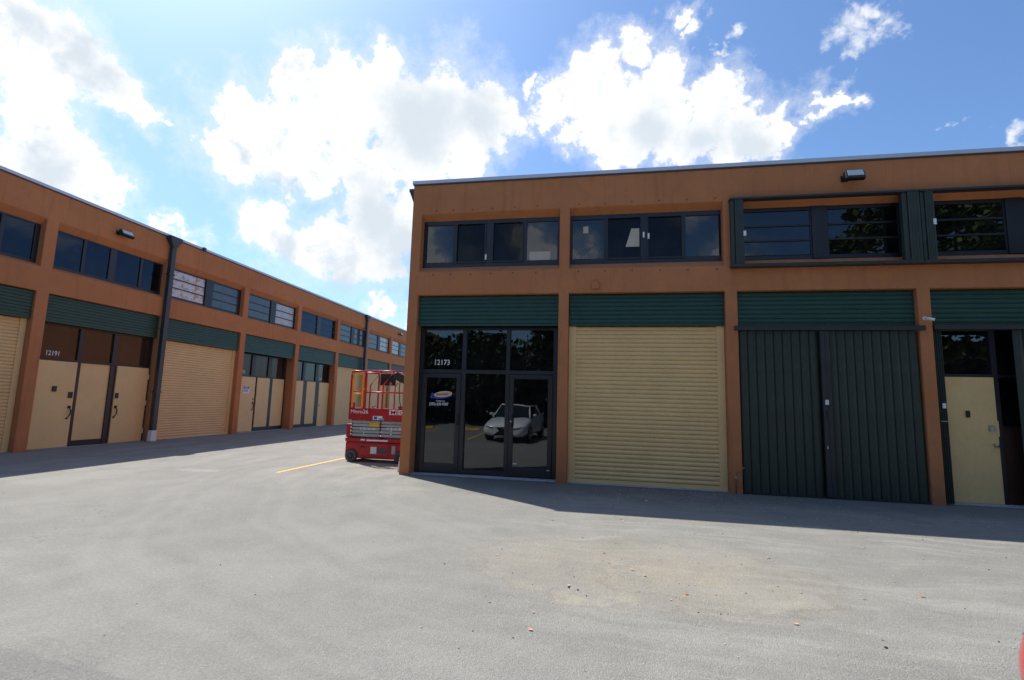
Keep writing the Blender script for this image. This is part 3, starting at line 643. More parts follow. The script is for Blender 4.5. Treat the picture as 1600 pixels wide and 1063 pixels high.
# side wall rainwater head, spout and boot
hp = thing('downspout', 'dark downspout with white boot round the corner of the shopfront building', 'downspout', (-4.36, D + 0.45, 0))
bm = bmesh.new()
def frustum(bm, cx, cy, z0, z1, a0, b0, a1, b1):
    v = [bm.verts.new(p) for p in ((cx - a0, cy - b0, z0), (cx + a0, cy - b0, z0), (cx + a0, cy + b0, z0), (cx - a0, cy + b0, z0), (cx - a1, cy - b1, z1), (cx + a1, cy - b1, z1), (cx + a1, cy + b1, z1), (cx - a1, cy + b1, z1))]
    for f in ((0, 3, 2, 1), (4, 5, 6, 7), (0, 1, 5, 4), (1, 2, 6, 5), (2, 3, 7, 6), (3, 0, 4, 7)): bm.faces.new([v[i] for i in f])
    return bm
frustum(bm, -0.06, 0, 6.22, 6.46, 0.05, 0.05, 0.12, 0.15); box(bm, -0.19, 0.045, -0.16, 0.16, 6.461, 6.53); obj('hopper', bm, M['spout'], hp)
obj('pipe', nb(-0.09, 0.04, -0.05, 0.05, 0.34, 6.219), M['spout'], hp); bm = frustum(bmesh.new(), -0.04, 0, 0.004, 0.34, 0.11, 0.10, 0.075, 0.075); obj('boot', bm, M['white'], hp, bevel=0.02)

# floodlight
def floodlight(name, label, loc, rz, cat='floodlight', wd=0.34, tilt=0.55):
    t = thing(name, label, cat, loc, rz, 'floodlights mounted under the parapets')
    h = 0.20
    bd = obj('housing', nb(-wd / 2, wd / 2, -0.10, 0.0, -h / 2, h / 2), M['black'], t, bevel=0.015, loc=(0, -0.14, 0), rot=(-tilt, 0, 0))
    obj('lens', nb(-wd / 2 + 0.035, wd / 2 - 0.03, -0.108, -0.101, -h / 2 + 0.05, h / 2 - 0.02), M['lens'], bd, bevel=0.004)
    bm = tube(bmesh.new(), [(-wd * 0.3, -0.004, 0.03), (-wd * 0.3, -0.16, 0.03)], 0.02); box(bm, -wd * 0.3 - 0.06, -wd * 0.3 + 0.06, -0.02, 0.0, -0.03, 0.09); obj('bracket', bm, M['black'], t)
    return t
floodlight('floodlight', 'square dark floodlight under the white coping above the shuttered upper windows', (4.70, D, 6.08), 0, tilt=0.35)
# security camera on the pillar
t = thing('security_camera', 'small white bullet security camera on the orange pillar beside the dark folding shutter', 'camera', (5.80, D, 3.34))
bm = disc(bmesh.new(), (0, -0.012, 0.0), (0, 1, 0), 0.035, 0.02, 16); tube(bm, [(0, -0.02, 0), (0.01, -0.07, -0.02)], 0.012); obj('mount', bm, M['white'], t)
bm = tube(bmesh.new(), [(-0.02, -0.09, -0.015), (0.09, -0.14, -0.045)], 0.026, 14); obj('housing', bm, M['white'], t, True)
bm = disc(bmesh.new(), (-0.026, -0.087, -0.0135), (0.11, -0.05, -0.03), 0.020, 0.008, 12); obj('lens', bm, M['black'], t)
# bent pipe at pillar foot
t = thing('wall_pipe', 'thin bent pipe at the foot of the pillar right of the beige roller door', 'pipe', (2.45, D, 0))
bm = tube(bmesh.new(), [(0, -0.03, 0.004), (0, -0.03, 0.30), (0.02, -0.04, 0.40), (0.08, -0.06, 0.45), (0.13, -0.06, 0.49), (0.155, -0.05, 0.49)], 0.012, 8); obj('pipe', bm, M['stucco'], t, True)
bm = disc(bmesh.new(), (0, -0.03, 0.305), (0, 0, 1), 0.02, 0.05, 10); obj('coupling', bm, M['steel'], t)
# pale sheets added on the upper glass, standing in for reflections
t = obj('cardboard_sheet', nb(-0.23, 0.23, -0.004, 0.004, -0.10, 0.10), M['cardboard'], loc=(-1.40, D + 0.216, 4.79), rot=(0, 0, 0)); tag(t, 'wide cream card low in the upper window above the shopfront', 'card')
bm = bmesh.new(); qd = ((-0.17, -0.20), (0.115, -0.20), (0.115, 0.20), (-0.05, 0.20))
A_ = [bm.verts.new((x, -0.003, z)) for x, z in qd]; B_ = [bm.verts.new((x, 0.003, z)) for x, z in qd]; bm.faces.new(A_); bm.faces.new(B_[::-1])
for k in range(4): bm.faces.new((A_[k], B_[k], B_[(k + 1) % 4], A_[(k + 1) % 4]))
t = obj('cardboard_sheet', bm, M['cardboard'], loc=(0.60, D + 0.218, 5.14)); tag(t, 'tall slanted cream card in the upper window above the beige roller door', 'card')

# ------------------------------------------------------------------ left building
al = -0.0326
LB = thing('warehouse_building', 'long orange stucco warehouse row on the left receding into the distance numbered 12191', 'building', (-14.2468, 0, 0), PI / 2 - al)
pil = [(-32.2, -31.9)]
k = 10.27
starts = [10.27 - 3.93 * i for i in range(1, 11)][::-1] + [10.27, 14.14, 18.08, 22.05, 26.05, 29.93, 33.91, 37.84]
lowL = []
for i in range(len(starts) - 1):
    a = starts[i] + (0.31 if i != 0 else 0.31); lowL.append((round(a, 3), round(starts[i + 1], 3)))
lowL = [(a if abs(a - 14.45) > 0.01 else 14.42, b) for a, b in lowL]
x0L, x1L = starts[0], 42.0
LTOP = 6.914
facade(LB, x0L, x1L, LTOP, 0.45, lowL, lowL, 4.152, 4.80, 6.123, 4.893, 5.948, 0.17)
shell(LB, x0L, x1L, LTOP, 0.45, 12.0, 4.78)
coping(LB, x0L, x1L, LTOP)
for xx in [s + 0.15 for s in starts[10:-1]]: obj('partition_wall', nb(xx - 0.05, xx + 0.05, 0.452, 4.44, 0.02, 6.4), M['interior'], LB)
def lk(x): return x * 0.9684
def lkz(z): return 1.6 + (z - 1.6) * 0.9684
LZ0, LZ1 = 4.893, 5.948
for i, (a, b) in enumerate(lowL):
    green_band(LB, a, b, 3.41, 4.152, 0.08)
    rel = i - 10   # 0 = bay with 12191
    if rel in (-1, 0):
        s = a - lowL[10][0]
        cuts = [(10.60 + s, lk(11.814) + s), (lk(11.901) + s, lk(12.66) + s), (lk(12.88) + s, lk(13.737) + s), (lk(13.829) + s, 14.08 + s)]
        xb = [(a, cuts[0][0])]; prev = cuts[0][1]
        for c in cuts[1:]: xb.append((prev, c[0])); prev = c[1]
        xb.append((prev, b))
        fr = frame_grid('window', LB, a, b, LZ0, LZ1, 0.17, xb, [(LZ0, LZ0 + 0.075), (LZ1 - 0.035, LZ1)], M['bronze'])
        for c in cuts: pane(fr, c[0], c[1], LZ0 + 0.075, LZ1 - 0.035, 0.20, 'pane_blue')
    else:
        W = b - a
        la, lb_, ra, rb = a + 0.06, a + W * 0.455, a + W * 0.575, b - 0.13
        ml, mr = {1: ('pane_peel', 'pane_grey'), 2: ('pane_grey', 'pane_white'), 3: ('pane_blue', 'pane_blue'), 4: ('pane_grey', 'pane_grey'), 5: ('pane_grey', 'pane_white'), 6: ('pane_white', 'pane_grey')}.get(rel, ('pane_blue', 'pane_blue'))
        awning(LB, a, b, la, lb_, ra, rb, LZ0, LZ1, 0.17, ml, mr, LZ0 + 0.06, LZ1 - 0.05)
    if rel not in (0, 2, 3):
        roller_door(LB, a, b, 3.41, 0.16, 0.03, 0.15, 0.0865, 'beige2')
    obj('threshold', nb(a, b, 0.12, 0.45, 0.006, 0.022), M['concrete'], LB)
def door_leaf(a, b, y, z0=0.03, z1=2.385, name='tan_door'):
    return obj(name, nb(a, b, y - 0.045, y - 0.002, z0, z1), M['beige2'], LB, bevel=0.005)
def lever(d, x, y, z):
    bm = disc(bmesh.new(), (x, y - 0.058, z + 0.17), (0, 1, 0), 0.04, 0.025, 16); tube(bm, [(x, y - 0.06, z + 0.15), (x + 0.02, y - 0.10, z + 0.08), (x + 0.015, y - 0.10, z - 0.04), (x - 0.03, y - 0.06, z - 0.15)], 0.016)
    disc(bm, (x - 0.03, y - 0.052, z - 0.15), (0, 1, 0), 0.025, 0.02, 12); obj('door_handle', bm, M['black'], d, True)
# bay 0 (12191)
yB = 0.20
frB = frame_grid('door_frame', LB, 10.58, 14.14, 0.03, 3.41, yB, [(10.58, 10.62), (11.71, 11.84), (12.76, 12.93), (14.08, 14.14)], [(2.39, 2.45), (3.36, 3.41)], M['bronze'], 0.10)
for a, b in ((10.62, 11.71), (11.84, 12.76), (12.93, 14.08)): pane(frB, a, b, 2.45, 3.36, yB + 0.05, 'pane_brown', name='transom_pane')
dB1 = door_leaf(10.60, 11.71, yB); door_leaf(11.835, 12.765, yB + 0.08, 0.18, 2.388, 'door_panel'); obj('kick_board', nb(11.84, 12.76, yB + 0.02, yB + 0.09, 0.03, 0.178), M['bronze'], LB)
dB2 = door_leaf(12.94, 14.06, yB)
yk = yB - 0.046
obj('keypad', nb(11.10, 11.22, yk - 0.022, yk, 1.55, 1.70), M['black'], dB1, bevel=0.008); obj('keypad', nb(11.55, 11.67, yk - 0.022, yk, 1.38, 1.55), M['black'], dB1, bevel=0.008)
obj('keypad', nb(12.96, 13.07, yk - 0.022, yk, 1.39, 1.55), M['black'], dB2, bevel=0.008)
lever(dB1, 11.62, yB, 0.96); lever(dB2, 13.02, yB, 0.96)
for z_ in (0.35, 1.25, 2.1): obj('hinge', disc(bmesh.new(), (14.07, yB - 0.05, z_), (0, 0, 1), 0.02, 0.16, 10), M['beige2'], dB2)
text('house_number', '12191', 0.185, M['lettering'], frB, (10.87, yB + 0.04, 2.53), sx=0.85)
# bay 2
yD = 0.42
frD = frame_grid('door_frame', LB, 18.39, 22.05, 0.03, 3.41, yD, [(18.39, 18.45), (19.52, 19.75), (20.68, 20.93), (21.86, 22.05)], [(2.39, 2.45), (3.36, 3.41)], M['bronze'], 0.08)
for a, b in ((18.45, 19.52), (19.75, 20.68), (20.93, 21.86)): pane(frD, a, b, 2.45, 3.36, yD + 0.05, 'pane_brown', name='transom_pane')
dD = door_leaf(18.45, 19.80, yD); door_leaf(19.92, 20.80, yD, 0.19, 2.388, 'door_panel'); door_leaf(21.02, 21.90, yD, 0.19, 2.388, 'door_panel')
obj('kick_board', nb(19.82, 21.95, yD - 0.04, yD - 0.002, 0.03, 0.188), M['bronze'], LB); obj('post', nb(20.802, 21.018, yD - 0.04, yD - 0.002, 0.19, 2.388), M['bronze'], LB)
sg = obj('notice_sign', nb(19.02, 19.42, yD - 0.052, yD - 0.0455, 1.66, 1.97), M['white'], dD)
obj('sign_header', nb(19.04, 19.40, yD - 0.055, yD - 0.0525, 1.87, 1.96), M['logo_blue'], dD)
text('sign_lettering', 'FOR', 0.10, M['lettering'], dD, (19.12, yD - 0.057, 1.88)); text('sign_lettering', 'SALE', 0.15, M['logo_blue'], dD, (19.05, yD - 0.0545, 1.74), sx=0.9)
lever(dD, 19.70, yD, 1.1)
bm = disc(bmesh.new(), (19.70, yD - 0.055, 1.43), (0, 1, 0), 0.035, 0.02, 14); obj('deadbolt', bm, M['black'], dD)
text('house_number', '12203', 0.18, M['lettering'], frD, (18.78, yD + 0.04, 2.53), sx=0.85)
# bay 3
yE = 0.33
frE = frame_grid('door_frame', LB, 22.36, 26.05, 0.03, 3.41, yE, [(22.36, 22.42), (23.4, 23.62), (24.62, 24.9), (25.95, 26.05)], [(2.39, 2.45), (3.36, 3.41)], M['bronze'], 0.08)
for a, b in ((22.42, 23.4), (23.62, 24.62), (24.9, 25.95)): pane(frE, a, b, 2.45, 3.36, yE + 0.05, 'pane_dark', name='transom_pane')
door_leaf(22.42, 23.43, yE, 0.19, 2.388, 'door_panel'); door_leaf(23.78, 24.60, yE, 0.19, 2.388, 'door_panel'); dE = door_leaf(25.0, 26.02, yE)
obj('kick_board', nb(22.42, 24.98, yE - 0.04, yE - 0.002, 0.03, 0.188), M['bronze'], LB); obj('post', nb(23.432, 23.778, yE - 0.04, yE - 0.002, 0.19, 2.388), M['bronze'], LB); obj('post', nb(24.602, 24.99, yE - 0.04, yE - 0.002, 0.19, 2.388), M['bronze'], LB)
text('house_number', '12207', 0.15, M['lettering'], frE, (25.05, yE + 0.04, 2.53), sx=0.85)
bm = disc(bmesh.new(), (25.1, yE - 0.055, 1.15), (0, 1, 0), 0.035, 0.03, 14); obj('door_knob', bm, M['black'], dE)
# downspouts
nL = Vector((math.cos(al), -math.sin(al), 0)); tL = Vector((math.sin(al), math.cos(al), 0)); oL = Vector((-14.2468, 0, 0))
def downspout(t_, label, boot):
    p = oL + tL * t_
    r_ = thing('downspout', label, 'downspout', p, PI / 2 - al, 'downspouts on the left building')
    bm = bmesh.new(); frustum(bm, 0, -0.10, 6.56, 6.80, 0.075, 0.06, 0.22, 0.10); box(bm, -0.24, 0.24, -0.205, -0.003, 6.801, 6.93); obj('hopper', bm, M['spout'], r_)
    obj('pipe', nb(-0.085, 0.085, -0.15, -0.02, 0.36, 6.559), M['spout'], r_, bevel=0.01)
    for z_ in (1.6, 3.7, 5.6): obj('strap', nb(-0.12, 0.12, -0.156, -0.004, z_, z_ + 0.04), M['spout'], r_)
    if boot: obj('boot', frustum(bmesh.new(), 0, -0.085, 0.004, 0.36, 0.12, 0.08, 0.10, 0.072), M['white'], r_, bevel=0.02)
downspout(14.22, 'tall dark downspout with white boot right of the tan doors numbered 12191', True)
downspout(29.62, 'far dark downspout rising behind the red scissor lift', False)
obj('coping_bracket', nb(15.55, 15.68, -0.09, -0.036, 6.90, 7.01), M['drip'], LB)
def onL(t_, out, z): return oL + tL * t_ + nL * out + Vector((0, 0, z))
floodlight('floodlight', 'small floodlight on the left building above the four dark blue panes', onL(12.38, 0.0, 6.38), PI / 2 - al, wd=0.42)
floodlight('floodlight', 'distant floodlight on the left building next to the near building corner', onL(35.4, 0.0, 6.45), PI / 2 - al, wd=0.42)

# ------------------------------------------------------------------ scissor lift
SLo = Vector((-5.62, 12.27, 0))
SL = thing('scissor_lift', 'red scissor lift with orange gate parked against the side of the corner building', 'scissor lift', SLo)
def lx(x): return x - SLo.x
f, bk = -0.38, 0.38
ch = nb(lx(-6.48), lx(-4.75), f + 0.03, bk - 0.03, 0.09, 0.50); obj('chassis', ch, M['red'], SL, bevel=0.03)
obj('deck', nb(lx(-6.48), lx(-4.75), f, bk, 0.502, 0.60), M['red'], SL, bevel=0.02)
obj('side_door', nb(lx(-6.06), lx(-5.28), f + 0.012, f + 0.029, 0.16, 0.47), M['red'], SL, bevel=0.008)
obj('side_door', nb(lx(-5.265), lx(-5.08), f + 0.012, f + 0.029, 0.10, 0.47), M['red'], SL, bevel=0.008)
obj('entry_step', nb(lx(-6.49), lx(-6.345), f + 0.05, bk - 0.05, 0.602, 0.94), M['red'], SL, bevel=0.012)
obj('tray', nb(lx(-5.59), lx(-5.33), f + 0.004, f + 0.0115, 0.25, 0.37), M['tyre'], SL)
obj('placard', nb(lx(-5.775), lx(-5.615), f + 0.006, f + 0.0115, 0.22, 0.39), M['white'], SL)
obj('placard', nb(lx(-5.21), lx(-5.115), f + 0.006, f + 0.0115, 0.23, 0.43), M['liftgrey'], SL, bevel=0.02)
obj('hand_hole', nb(lx(-6.05), lx(-5.93), f + 0.006, f + 0.0115, 0.365, 0.40), M['black'], SL)
for yy in (f + 0.045, bk - 0.045):
    for xx in (-6.295, -4.98):
        wv_ = obj('wheel', disc(bmesh.new(), (0, 0, 0), (0, 1, 0), 0.148, 0.11, 32), M['tyre'], SL, loc=(lx(xx), yy, 0.149), bevel=0.015)
        s_ = -1 if yy < 0 else 1
        bm = disc(bmesh.new(), (0, s_ * 0.056, 0), (0, 1, 0), 0.082, 0.012, 24); obj('rim', bm, M['black'], wv_)
        bm = disc(bmesh.new(), (0, s_ * 0.066, 0), (0, 1, 0), 0.035, 0.02, 16); obj('hub', bm, M['tyre'], wv_)
# wheel wells (dark discs behind the wheels on the chassis side)
for yy in (f + 0.028,):
    bm = disc(bmesh.new(), (lx(-6.295), yy, 0.155), (0, 1, 0), 0.172, 0.008, 32); disc(bm, (lx(-4.98), yy, 0.155), (0, 1, 0), 0.172, 0.008, 32); obj('wheel_well', bm, M['black'], SL)
rows = 5; z0r = 0.635; hr = 0.082
for k in range(rows):
    zc = z0r + k * hr
    for yy in (f + 0.04, bk - 0.08):
        for (a, b) in ((-6.32, -5.575), (-5.535, -4.80)):
            obj('scissor_arm', nb(lx(a), lx(b), yy, yy + 0.04, zc + 0.006 * (k % 2), zc + hr - 0.012), M['liftgrey'], SL, bevel=0.006)
bm = bmesh.new()
for k in range(rows + 1):
    for xx in (-6.325, -5.555, -4.80): disc(bm, (lx(xx), 0, z0r + k * hr - 0.004), (0, 1, 0), 0.017, 0.70, 12)
obj('pivot_pins', bm, M['black'], SL)
bm = bmesh.new()
for k in range(4): disc(bm, (lx(-6.345), f + 0.035, 0.69 + k * 0.085), (0, 1, 0), 0.020, 0.03, 12)
obj('pin_caps', bm, M['lettering'], SL)
# platform with toe boards
bm = bmesh.new(); box(bm, lx(-6.43), lx(-4.80), f, f + 0.03, 1.045, 1.345); box(bm, lx(-6.43), lx(-4.80), bk - 0.03, bk, 1.045, 1.345)
box(bm, lx(-6.43), lx(-6.40), f + 0.031, bk - 0.031, 1.045, 1.345); box(bm, lx(-4.83), lx(-4.80), f + 0.031, bk - 0.031, 1.045, 1.345); obj('toe_board', bm, M['red'], SL, bevel=0.006)
obj('platform_floor', nb(lx(-6.40), lx(-4.83), f + 0.031, bk - 0.031, 1.06, 1.09), M['liftgrey'], SL)
obj('mast_plate', nb(lx(-6.43), lx(-6.28), f - 0.004, f + 0.031, 1.347, 1.48), M['red'], SL)
obj('mast_plate', nb(lx(-5.09), lx(-4.95), f - 0.004, f + 0.031, 1.347, 1.42), M['red'], SL)
R_ = 0.019
def arc2(x0, x1, z0, zt, y, rr=0.09):
    pts = [(x0, y, z0), (x0, y, zt - rr)]
    for a in (30, 60, 90): pts.append((x0 + rr - rr * math.cos(rad(a)), y, zt - rr + rr * math.sin(rad(a))))
    for a in (60, 30, 0): pts.append((x1 - rr + rr * math.cos(rad(a)), y, zt - rr + rr * math.sin(rad(a))))
    pts.append((x1, y, z0)); return pts
for yy, nm in ((f + 0.015, 'front'), (bk - 0.015, 'rear')):
    obj('guard_frame', tube(bmesh.new(), arc2(lx(-6.41), lx(-6.00), 1.346, 2.29, yy), 0.024, 10), M['red'], SL, True)
    obj('top_rail', tube(bmesh.new(), [(lx(-6.03), yy, 2.30), (lx(-4.82), yy, 2.30)], R_, 10), M['red'], SL, True)
    obj('mid_rail', tube(bmesh.new(), [(lx(-6.41), yy, 1.76), (lx(-4.82), yy, 1.755)], R_ * 0.9, 10), M['red'], SL, True)
    obj('guard_post', tube(bmesh.new(), [(lx(-5.88), yy, 1.346), (lx(-5.88), yy, 1.93), (lx(-5.60), yy, 2.285)], R_, 10), M['red'], SL, True)
    obj('guard_post', tube(bmesh.new(), [(lx(-5.53), yy, 1.346), (lx(-5.53), yy, 1.93), (lx(-5.26), yy, 2.285)], R_, 10), M['red'], SL, True)
    obj('guard_post', tube(bmesh.new(), [(lx(-4.83), yy, 1.346), (lx(-4.83), yy, 2.30)], R_, 10), M['red'], SL, True)
for xx in (-6.41, -4.83):
    obj('end_rail', tube(bmesh.new(), [(lx(xx), f + 0.015, 2.27), (lx(xx), bk - 0.015, 2.27)], R_, 10), M['red'], SL, True)
gt = obj('entry_gate', tube(bmesh.new(), arc2(lx(-6.345), lx(-6.08), 1.36, 2.235, f + 0.005, 0.06), 0.028, 10), M['orange'], SL, True)
obj('gate_bar', tube(bmesh.new(), [(lx(-6.345), f + 0.03, 1.71), (lx(-6.08), f + 0.03, 1.71)], 0.018, 8), M['orange'], gt, True)
obj('gate_latch', tube(bmesh.new(), [(lx(-6.09), f + 0.0, 1.78), (lx(-6.02), f - 0.02, 1.85)], 0.018, 8), M['orange'], gt, True)
obj('document_box', nb(lx(-5.93), lx(-5.50), bk - 0.10, bk - 0.04, 1.95, 2.27), M['black'], SL, bevel=0.01)
bm = disc(bmesh.new(), (lx(-5.62), bk - 0.11, 2.0), (0, 1, 0), 0.04, 0.015, 16); obj('badge', bm, M['steel'], SL)
cb = obj('control_box', nb(-0.15, 0.15, -0.09, 0.09, -0.10, 0.10), M['black'], SL, bevel=0.015, loc=(lx(-5.12), f + 0.14, 2.15), rot=(0.2, 0.45, 0.2))
obj('cable', tube(bmesh.new(), [(lx(-5.12), f + 0.1, 2.05), (lx(-5.11), f + 0.05, 1.85), (lx(-5.09), f + 0.04, 1.6), (lx(-5.05), f + 0.05, 1.4)], 0.012, 8), M['black'], SL, True)
obj('cable', tube(bmesh.new(), [(lx(-5.82), f + 0.05, 1.35), (lx(-5.78), f + 0.02, 1.40), (lx(-5.73), f + 0.05, 1.42)], 0.014, 8), M['black'], SL, True)
text('lift_lettering', 'Micro26', 0.128, M['lettering'], SL, (lx(-6.375), f - 0.004, 1.215), sx=1.12)
obj('logo_plate', nb(lx(-5.32), lx(-4.87), f - 0.006, f - 0.001, 1.20, 1.325), M['lettering'], SL, bevel=0.004)
text('lift_lettering', 'MEC', 0.145, M['red'], SL, (lx(-5.29), f - 0.009, 1.212), sx=1.30)
obj('sticker', nb(lx(-5.755), lx(-5.60), f - 0.006, f - 0.001, 1.06, 1.16), M['white'], SL); obj('sticker', nb(lx(-5.725), lx(-5.64), f - 0.009, f - 0.0065, 1.075, 1.145), M['sticker_blue'], SL)
obj('sticker', nb(lx(-5.598), lx(-5.45), f - 0.006, f - 0.001, 1.06, 1.105), M['sticker_teal'], SL); obj('sticker', nb(lx(-5.598), lx(-5.50), f - 0.006, f - 0.001, 1.107, 1.16), M['white'], SL)
obj('warning_sticker', nb(lx(-5.86), lx(-5.60), f + 0.034, f + 0.0385, 0.885, 0.985), M['yellow'], SL)
obj('sticker', nb(lx(-6.10), lx(-5.70), f + 0.034, f + 0.0385, 0.808, 0.845), M['white'], SL); obj('sticker', nb(lx(-5.38), lx(-4.95), f + 0.034, f + 0.0385, 0.83, 0.875), M['white'], SL)
bm = bmesh.new()
for s_, n_ in ((-6.07, 12), (-5.35, 12)):
    for i in range(n_):
        if i % 4 != 3: box(bm, lx(s_ + i * 0.028), lx(s_ + i * 0.028 + 0.018), f + 0.031, f + 0.0335, (0.817 if s_ < -6 else 0.842), (0.836 if s_ < -6 else 0.864))
obj('sticker_print', bm, M['sticker_blue'], SL)
obj('sticker', nb(lx(-6.05), lx(-5.94), f - 0.006, f - 0.001, 0.538, 0.575), M['white'], SL); obj('sticker', nb(lx(-5.89), lx(-5.32), f - 0.006, f - 0.001, 0.532, 0.568), M['lettering'], SL)

# ------------------------------------------------------------------ cars
def smooth_body(bm, name, m, parent, lv=2):
    o = obj(name, bm, m, parent, True); s = o.modifiers.new('sub', 'SUBSURF'); s.levels = lv; s.render_levels = lv; return o
def make_car(name, label, paint, loc, rz, suv=False):
    t = thing(name, label, 'car', loc, rz)
    dz = 0.16 if suv else 0.0
    st = [  # y, zbottom, zshoulder, ztop, halfwidth
        (2.36, 0.28, 0.52, 0.62, 0.64), (2.355, 0.27, 0.53, 0.63, 0.655), (2.29, 0.22, 0.62, 0.72, 0.80), (2.05, 0.20, 0.70, 0.80, 0.90), (1.55, 0.20, 0.80, 0.90, 0.925), (0.95, 0.20, 0.88, 0.98, 0.925),
        (0.0, 0.20, 0.90, 0.99, 0.92), (-1.2, 0.20, 0.94, 1.02, 0.925), (-1.85, 0.22, 0.97, 1.06, 0.91), (-2.25, 0.28, 0.93, 1.02, 0.82), (-2.34, 0.38, 0.85, 0.92, 0.72), (-2.345, 0.39, 0.84, 0.91, 0.71)]
    bm = bmesh.new(); rings = []
    for y, zb, zs, zt, wd in st:
        prof = [(0, zb), (wd * 0.82, zb), (wd * 0.985, zb + 0.12), (wd, (zb + zs) / 2 + 0.04), (wd * 0.95, zs), (wd * 0.80, zt - 0.015), (0, zt + 0.01)]
        full = prof + [(-x, z) for x, z in prof[-2:0:-1]]
        rings.append([bm.verts.new((x, y, z + dz)) for x, z in full])
    n = len(rings[0])
    for A, B in zip(rings, rings[1:]):
        for k in range(n): bm.faces.new((A[k], A[(k + 1) % n], B[(k + 1) % n], B[k]))
    bm.faces.new(rings[0]); bm.faces.new(rings[-1][::-1])
    bo = smooth_body(bm, 'body', M[paint], t)
    from mathutils.bvhtree import BVHTree
    dg = bpy.context.evaluated_depsgraph_get(); me_ = bo.evaluated_get(dg).to_mesh()
    bv = BVHTree.FromPolygons([v.co.copy() for v in me_.vertices], [tuple(p.vertices) for p in me_.polygons]); bo.evaluated_get(dg).to_mesh_clear()
    def fy(x, z):
        h = bv.ray_cast(Vector((x, 4, z)), Vector((0, -1, 0)))[0]; return h.y if h else 2.1
    def fx(y, z, s):
        h = bv.ray_cast(Vector((s * 3, y, z)), Vector((-s, 0, 0)))[0]; return h.x if h else s * 0.9
    zr = 1.43 + dz * 1.7; yr = -1.15 if not suv else -2.0; ye = -1.95 if not suv else -2.2
    # cabin: glass house then roof skin and pillars
    def ring4(y0, y1, w0, w1, z): return [(-w0, y0, z), (w0, y0, z), (w1, y1, z), (-w1, y1, z)]
    b0 = ring4(1.02, ye, 0.78, 0.74, 0.95 + dz); b1 = ring4(0.18, yr, 0.60, 0.58, zr - 0.03)
    bm = bmesh.new(); A = [bm.verts.new(p) for p in b0]; B = [bm.verts.new(p) for p in b1]
    for k in range(4): bm.faces.new((A[k], A[(k + 1) % 4], B[(k + 1) % 4], B[k]))
    bm.faces.new(B)
    obj('cabin_glass', bm, M['autoglass'], t)
    bm = bmesh.new()
    def off(p, e): return Vector(p) + Vector(e)
    for k, s in ((0, -1), (1, 1)):
        tube(bm, [off(b0[k], (s * 0.01, 0, 0)), off(b1[k], (s * 0.01, 0.0, 0))], 0.030, 8)
    for k, s in ((3, -1), (2, 1)):
        tube(bm, [off(b0[k], (s * 0.01, 0, 0)), off(b1[k], (s * 0.01, 0, 0))], 0.055, 8)
    obj('pillars', bm, M[paint], t, True)
    bm = bmesh.new(); box(bm, -0.62, 0.62, yr - 0.06, 0.24, zr - 0.04, zr + 0.02)
    obj('roof', bm, M[paint], t, True, bevel=0.03, seg=3)
    # grille, lamps, mirrors, wheels
    bm = bmesh.new()
    g = [(-0.26, 0.66), (0.26, 0.66), (0.20, 0.50), (0.46, 0.28), (-0.46, 0.28), (-0.20, 0.50)]
    zr0, zr1 = 0.27, 0.60
    for i in range(8):
        za, zb = zr0 + (zr1 - zr0) * i / 8, zr0 + (zr1 - zr0) * (i + 1) / 8
        def hw(z): u = (z - zr0) / (zr1 - zr0); return 0.46 - 0.30 * min(1, u / 0.55) if u < 0.55 else 0.16 + 0.16 * (u - 0.55) / 0.45
        for j in range(-4, 4):
            q = []
            for z, jj in ((za, j), (za, j + 1), (zb, j + 1), (zb, j)):
                x = hw(z) * jj / 4; q.append(bm.verts.new((x, fy(x, z + dz) + 0.010, z + dz)))
            bm.faces.new(q)
    obj('grille', bm, M['black'], t)
    obj('emblem', disc(bmesh.new(), (0, fy(0, 0.55 + dz) + 0.015, 0.55 + dz), (0, 1, 0), 0.04, 0.012, 16), M['steel'], t)
    for s in (-1, 1):
        bm = bmesh.new()
        for j in range(6):
            xa, xb_ = 0.40 + 0.075 * j, 0.40 + 0.075 * (j + 1); q = []
            for x, top_ in ((xa, 0), (xb_, 0), (xb_, 1), (xa, 1)):
                u = (x - 0.40) / 0.45; z = (0.53 + 0.07 * u if not top_ else 0.575 + 0.10 * u) + dz
                q.append(bm.verts.new((s * x, fy(s * x, z) + 0.008, z)))
            bm.faces.new(q)
        obj('headlight', bm, M['headlight'], t)
        bm = bmesh.new(); box(bm, min(s * 0.86, s * 1.03), max(s * 0.86, s * 1.03), 0.62, 0.76, 0.98 + dz, 1.09 + dz); obj('mirror', bm, M[paint], t, True, bevel=0.03)
        for yy in (1.42, -1.42):
            wh = obj('wheel', disc(bmesh.new(), (0, 0, 0), (1, 0, 0), 0.335, 0.24, 36), M['black'], t, loc=(s * 0.80, yy, 0.336), bevel=0.02)
            wa = bmesh.new(); xo = fx(yy, 0.62 + dz, s) + s * 0.004
            ctr = wa.verts.new((xo, yy, 0.36)); rg = [wa.verts.new((fx(yy + 0.385 * math.cos(PI * k / 14), 0.36 + 0.385 * math.sin(PI * k / 14), s) + s * 0.006, yy + 0.385 * math.cos(PI * k / 14), 0.36 + 0.385 * math.sin(PI * k / 14))) for k in range(15)]
            for k in range(14): wa.faces.new((ctr, rg[k], rg[k + 1]))
            obj('wheel_arch', wa, M['black'], t)
            rm = disc(bmesh.new(), (s * 0.122, 0, 0), (1, 0, 0), 0.22, 0.012, 24); obj('rim', rm, M['steel'], wh)
    if suv:
        for s in (-1, 1): obj('roof_bar', tube(bmesh.new(), [(s * 0.52, 0.1, zr + 0.07), (s * 0.52, -1.7, zr + 0.07)], 0.02), M['steel'], t)
    return t
make_car('parked_car', 'white sedan facing the shopfront, seen mirrored in its glass', 'carwhite', (-3.72, -0.30, 0), rad(3))
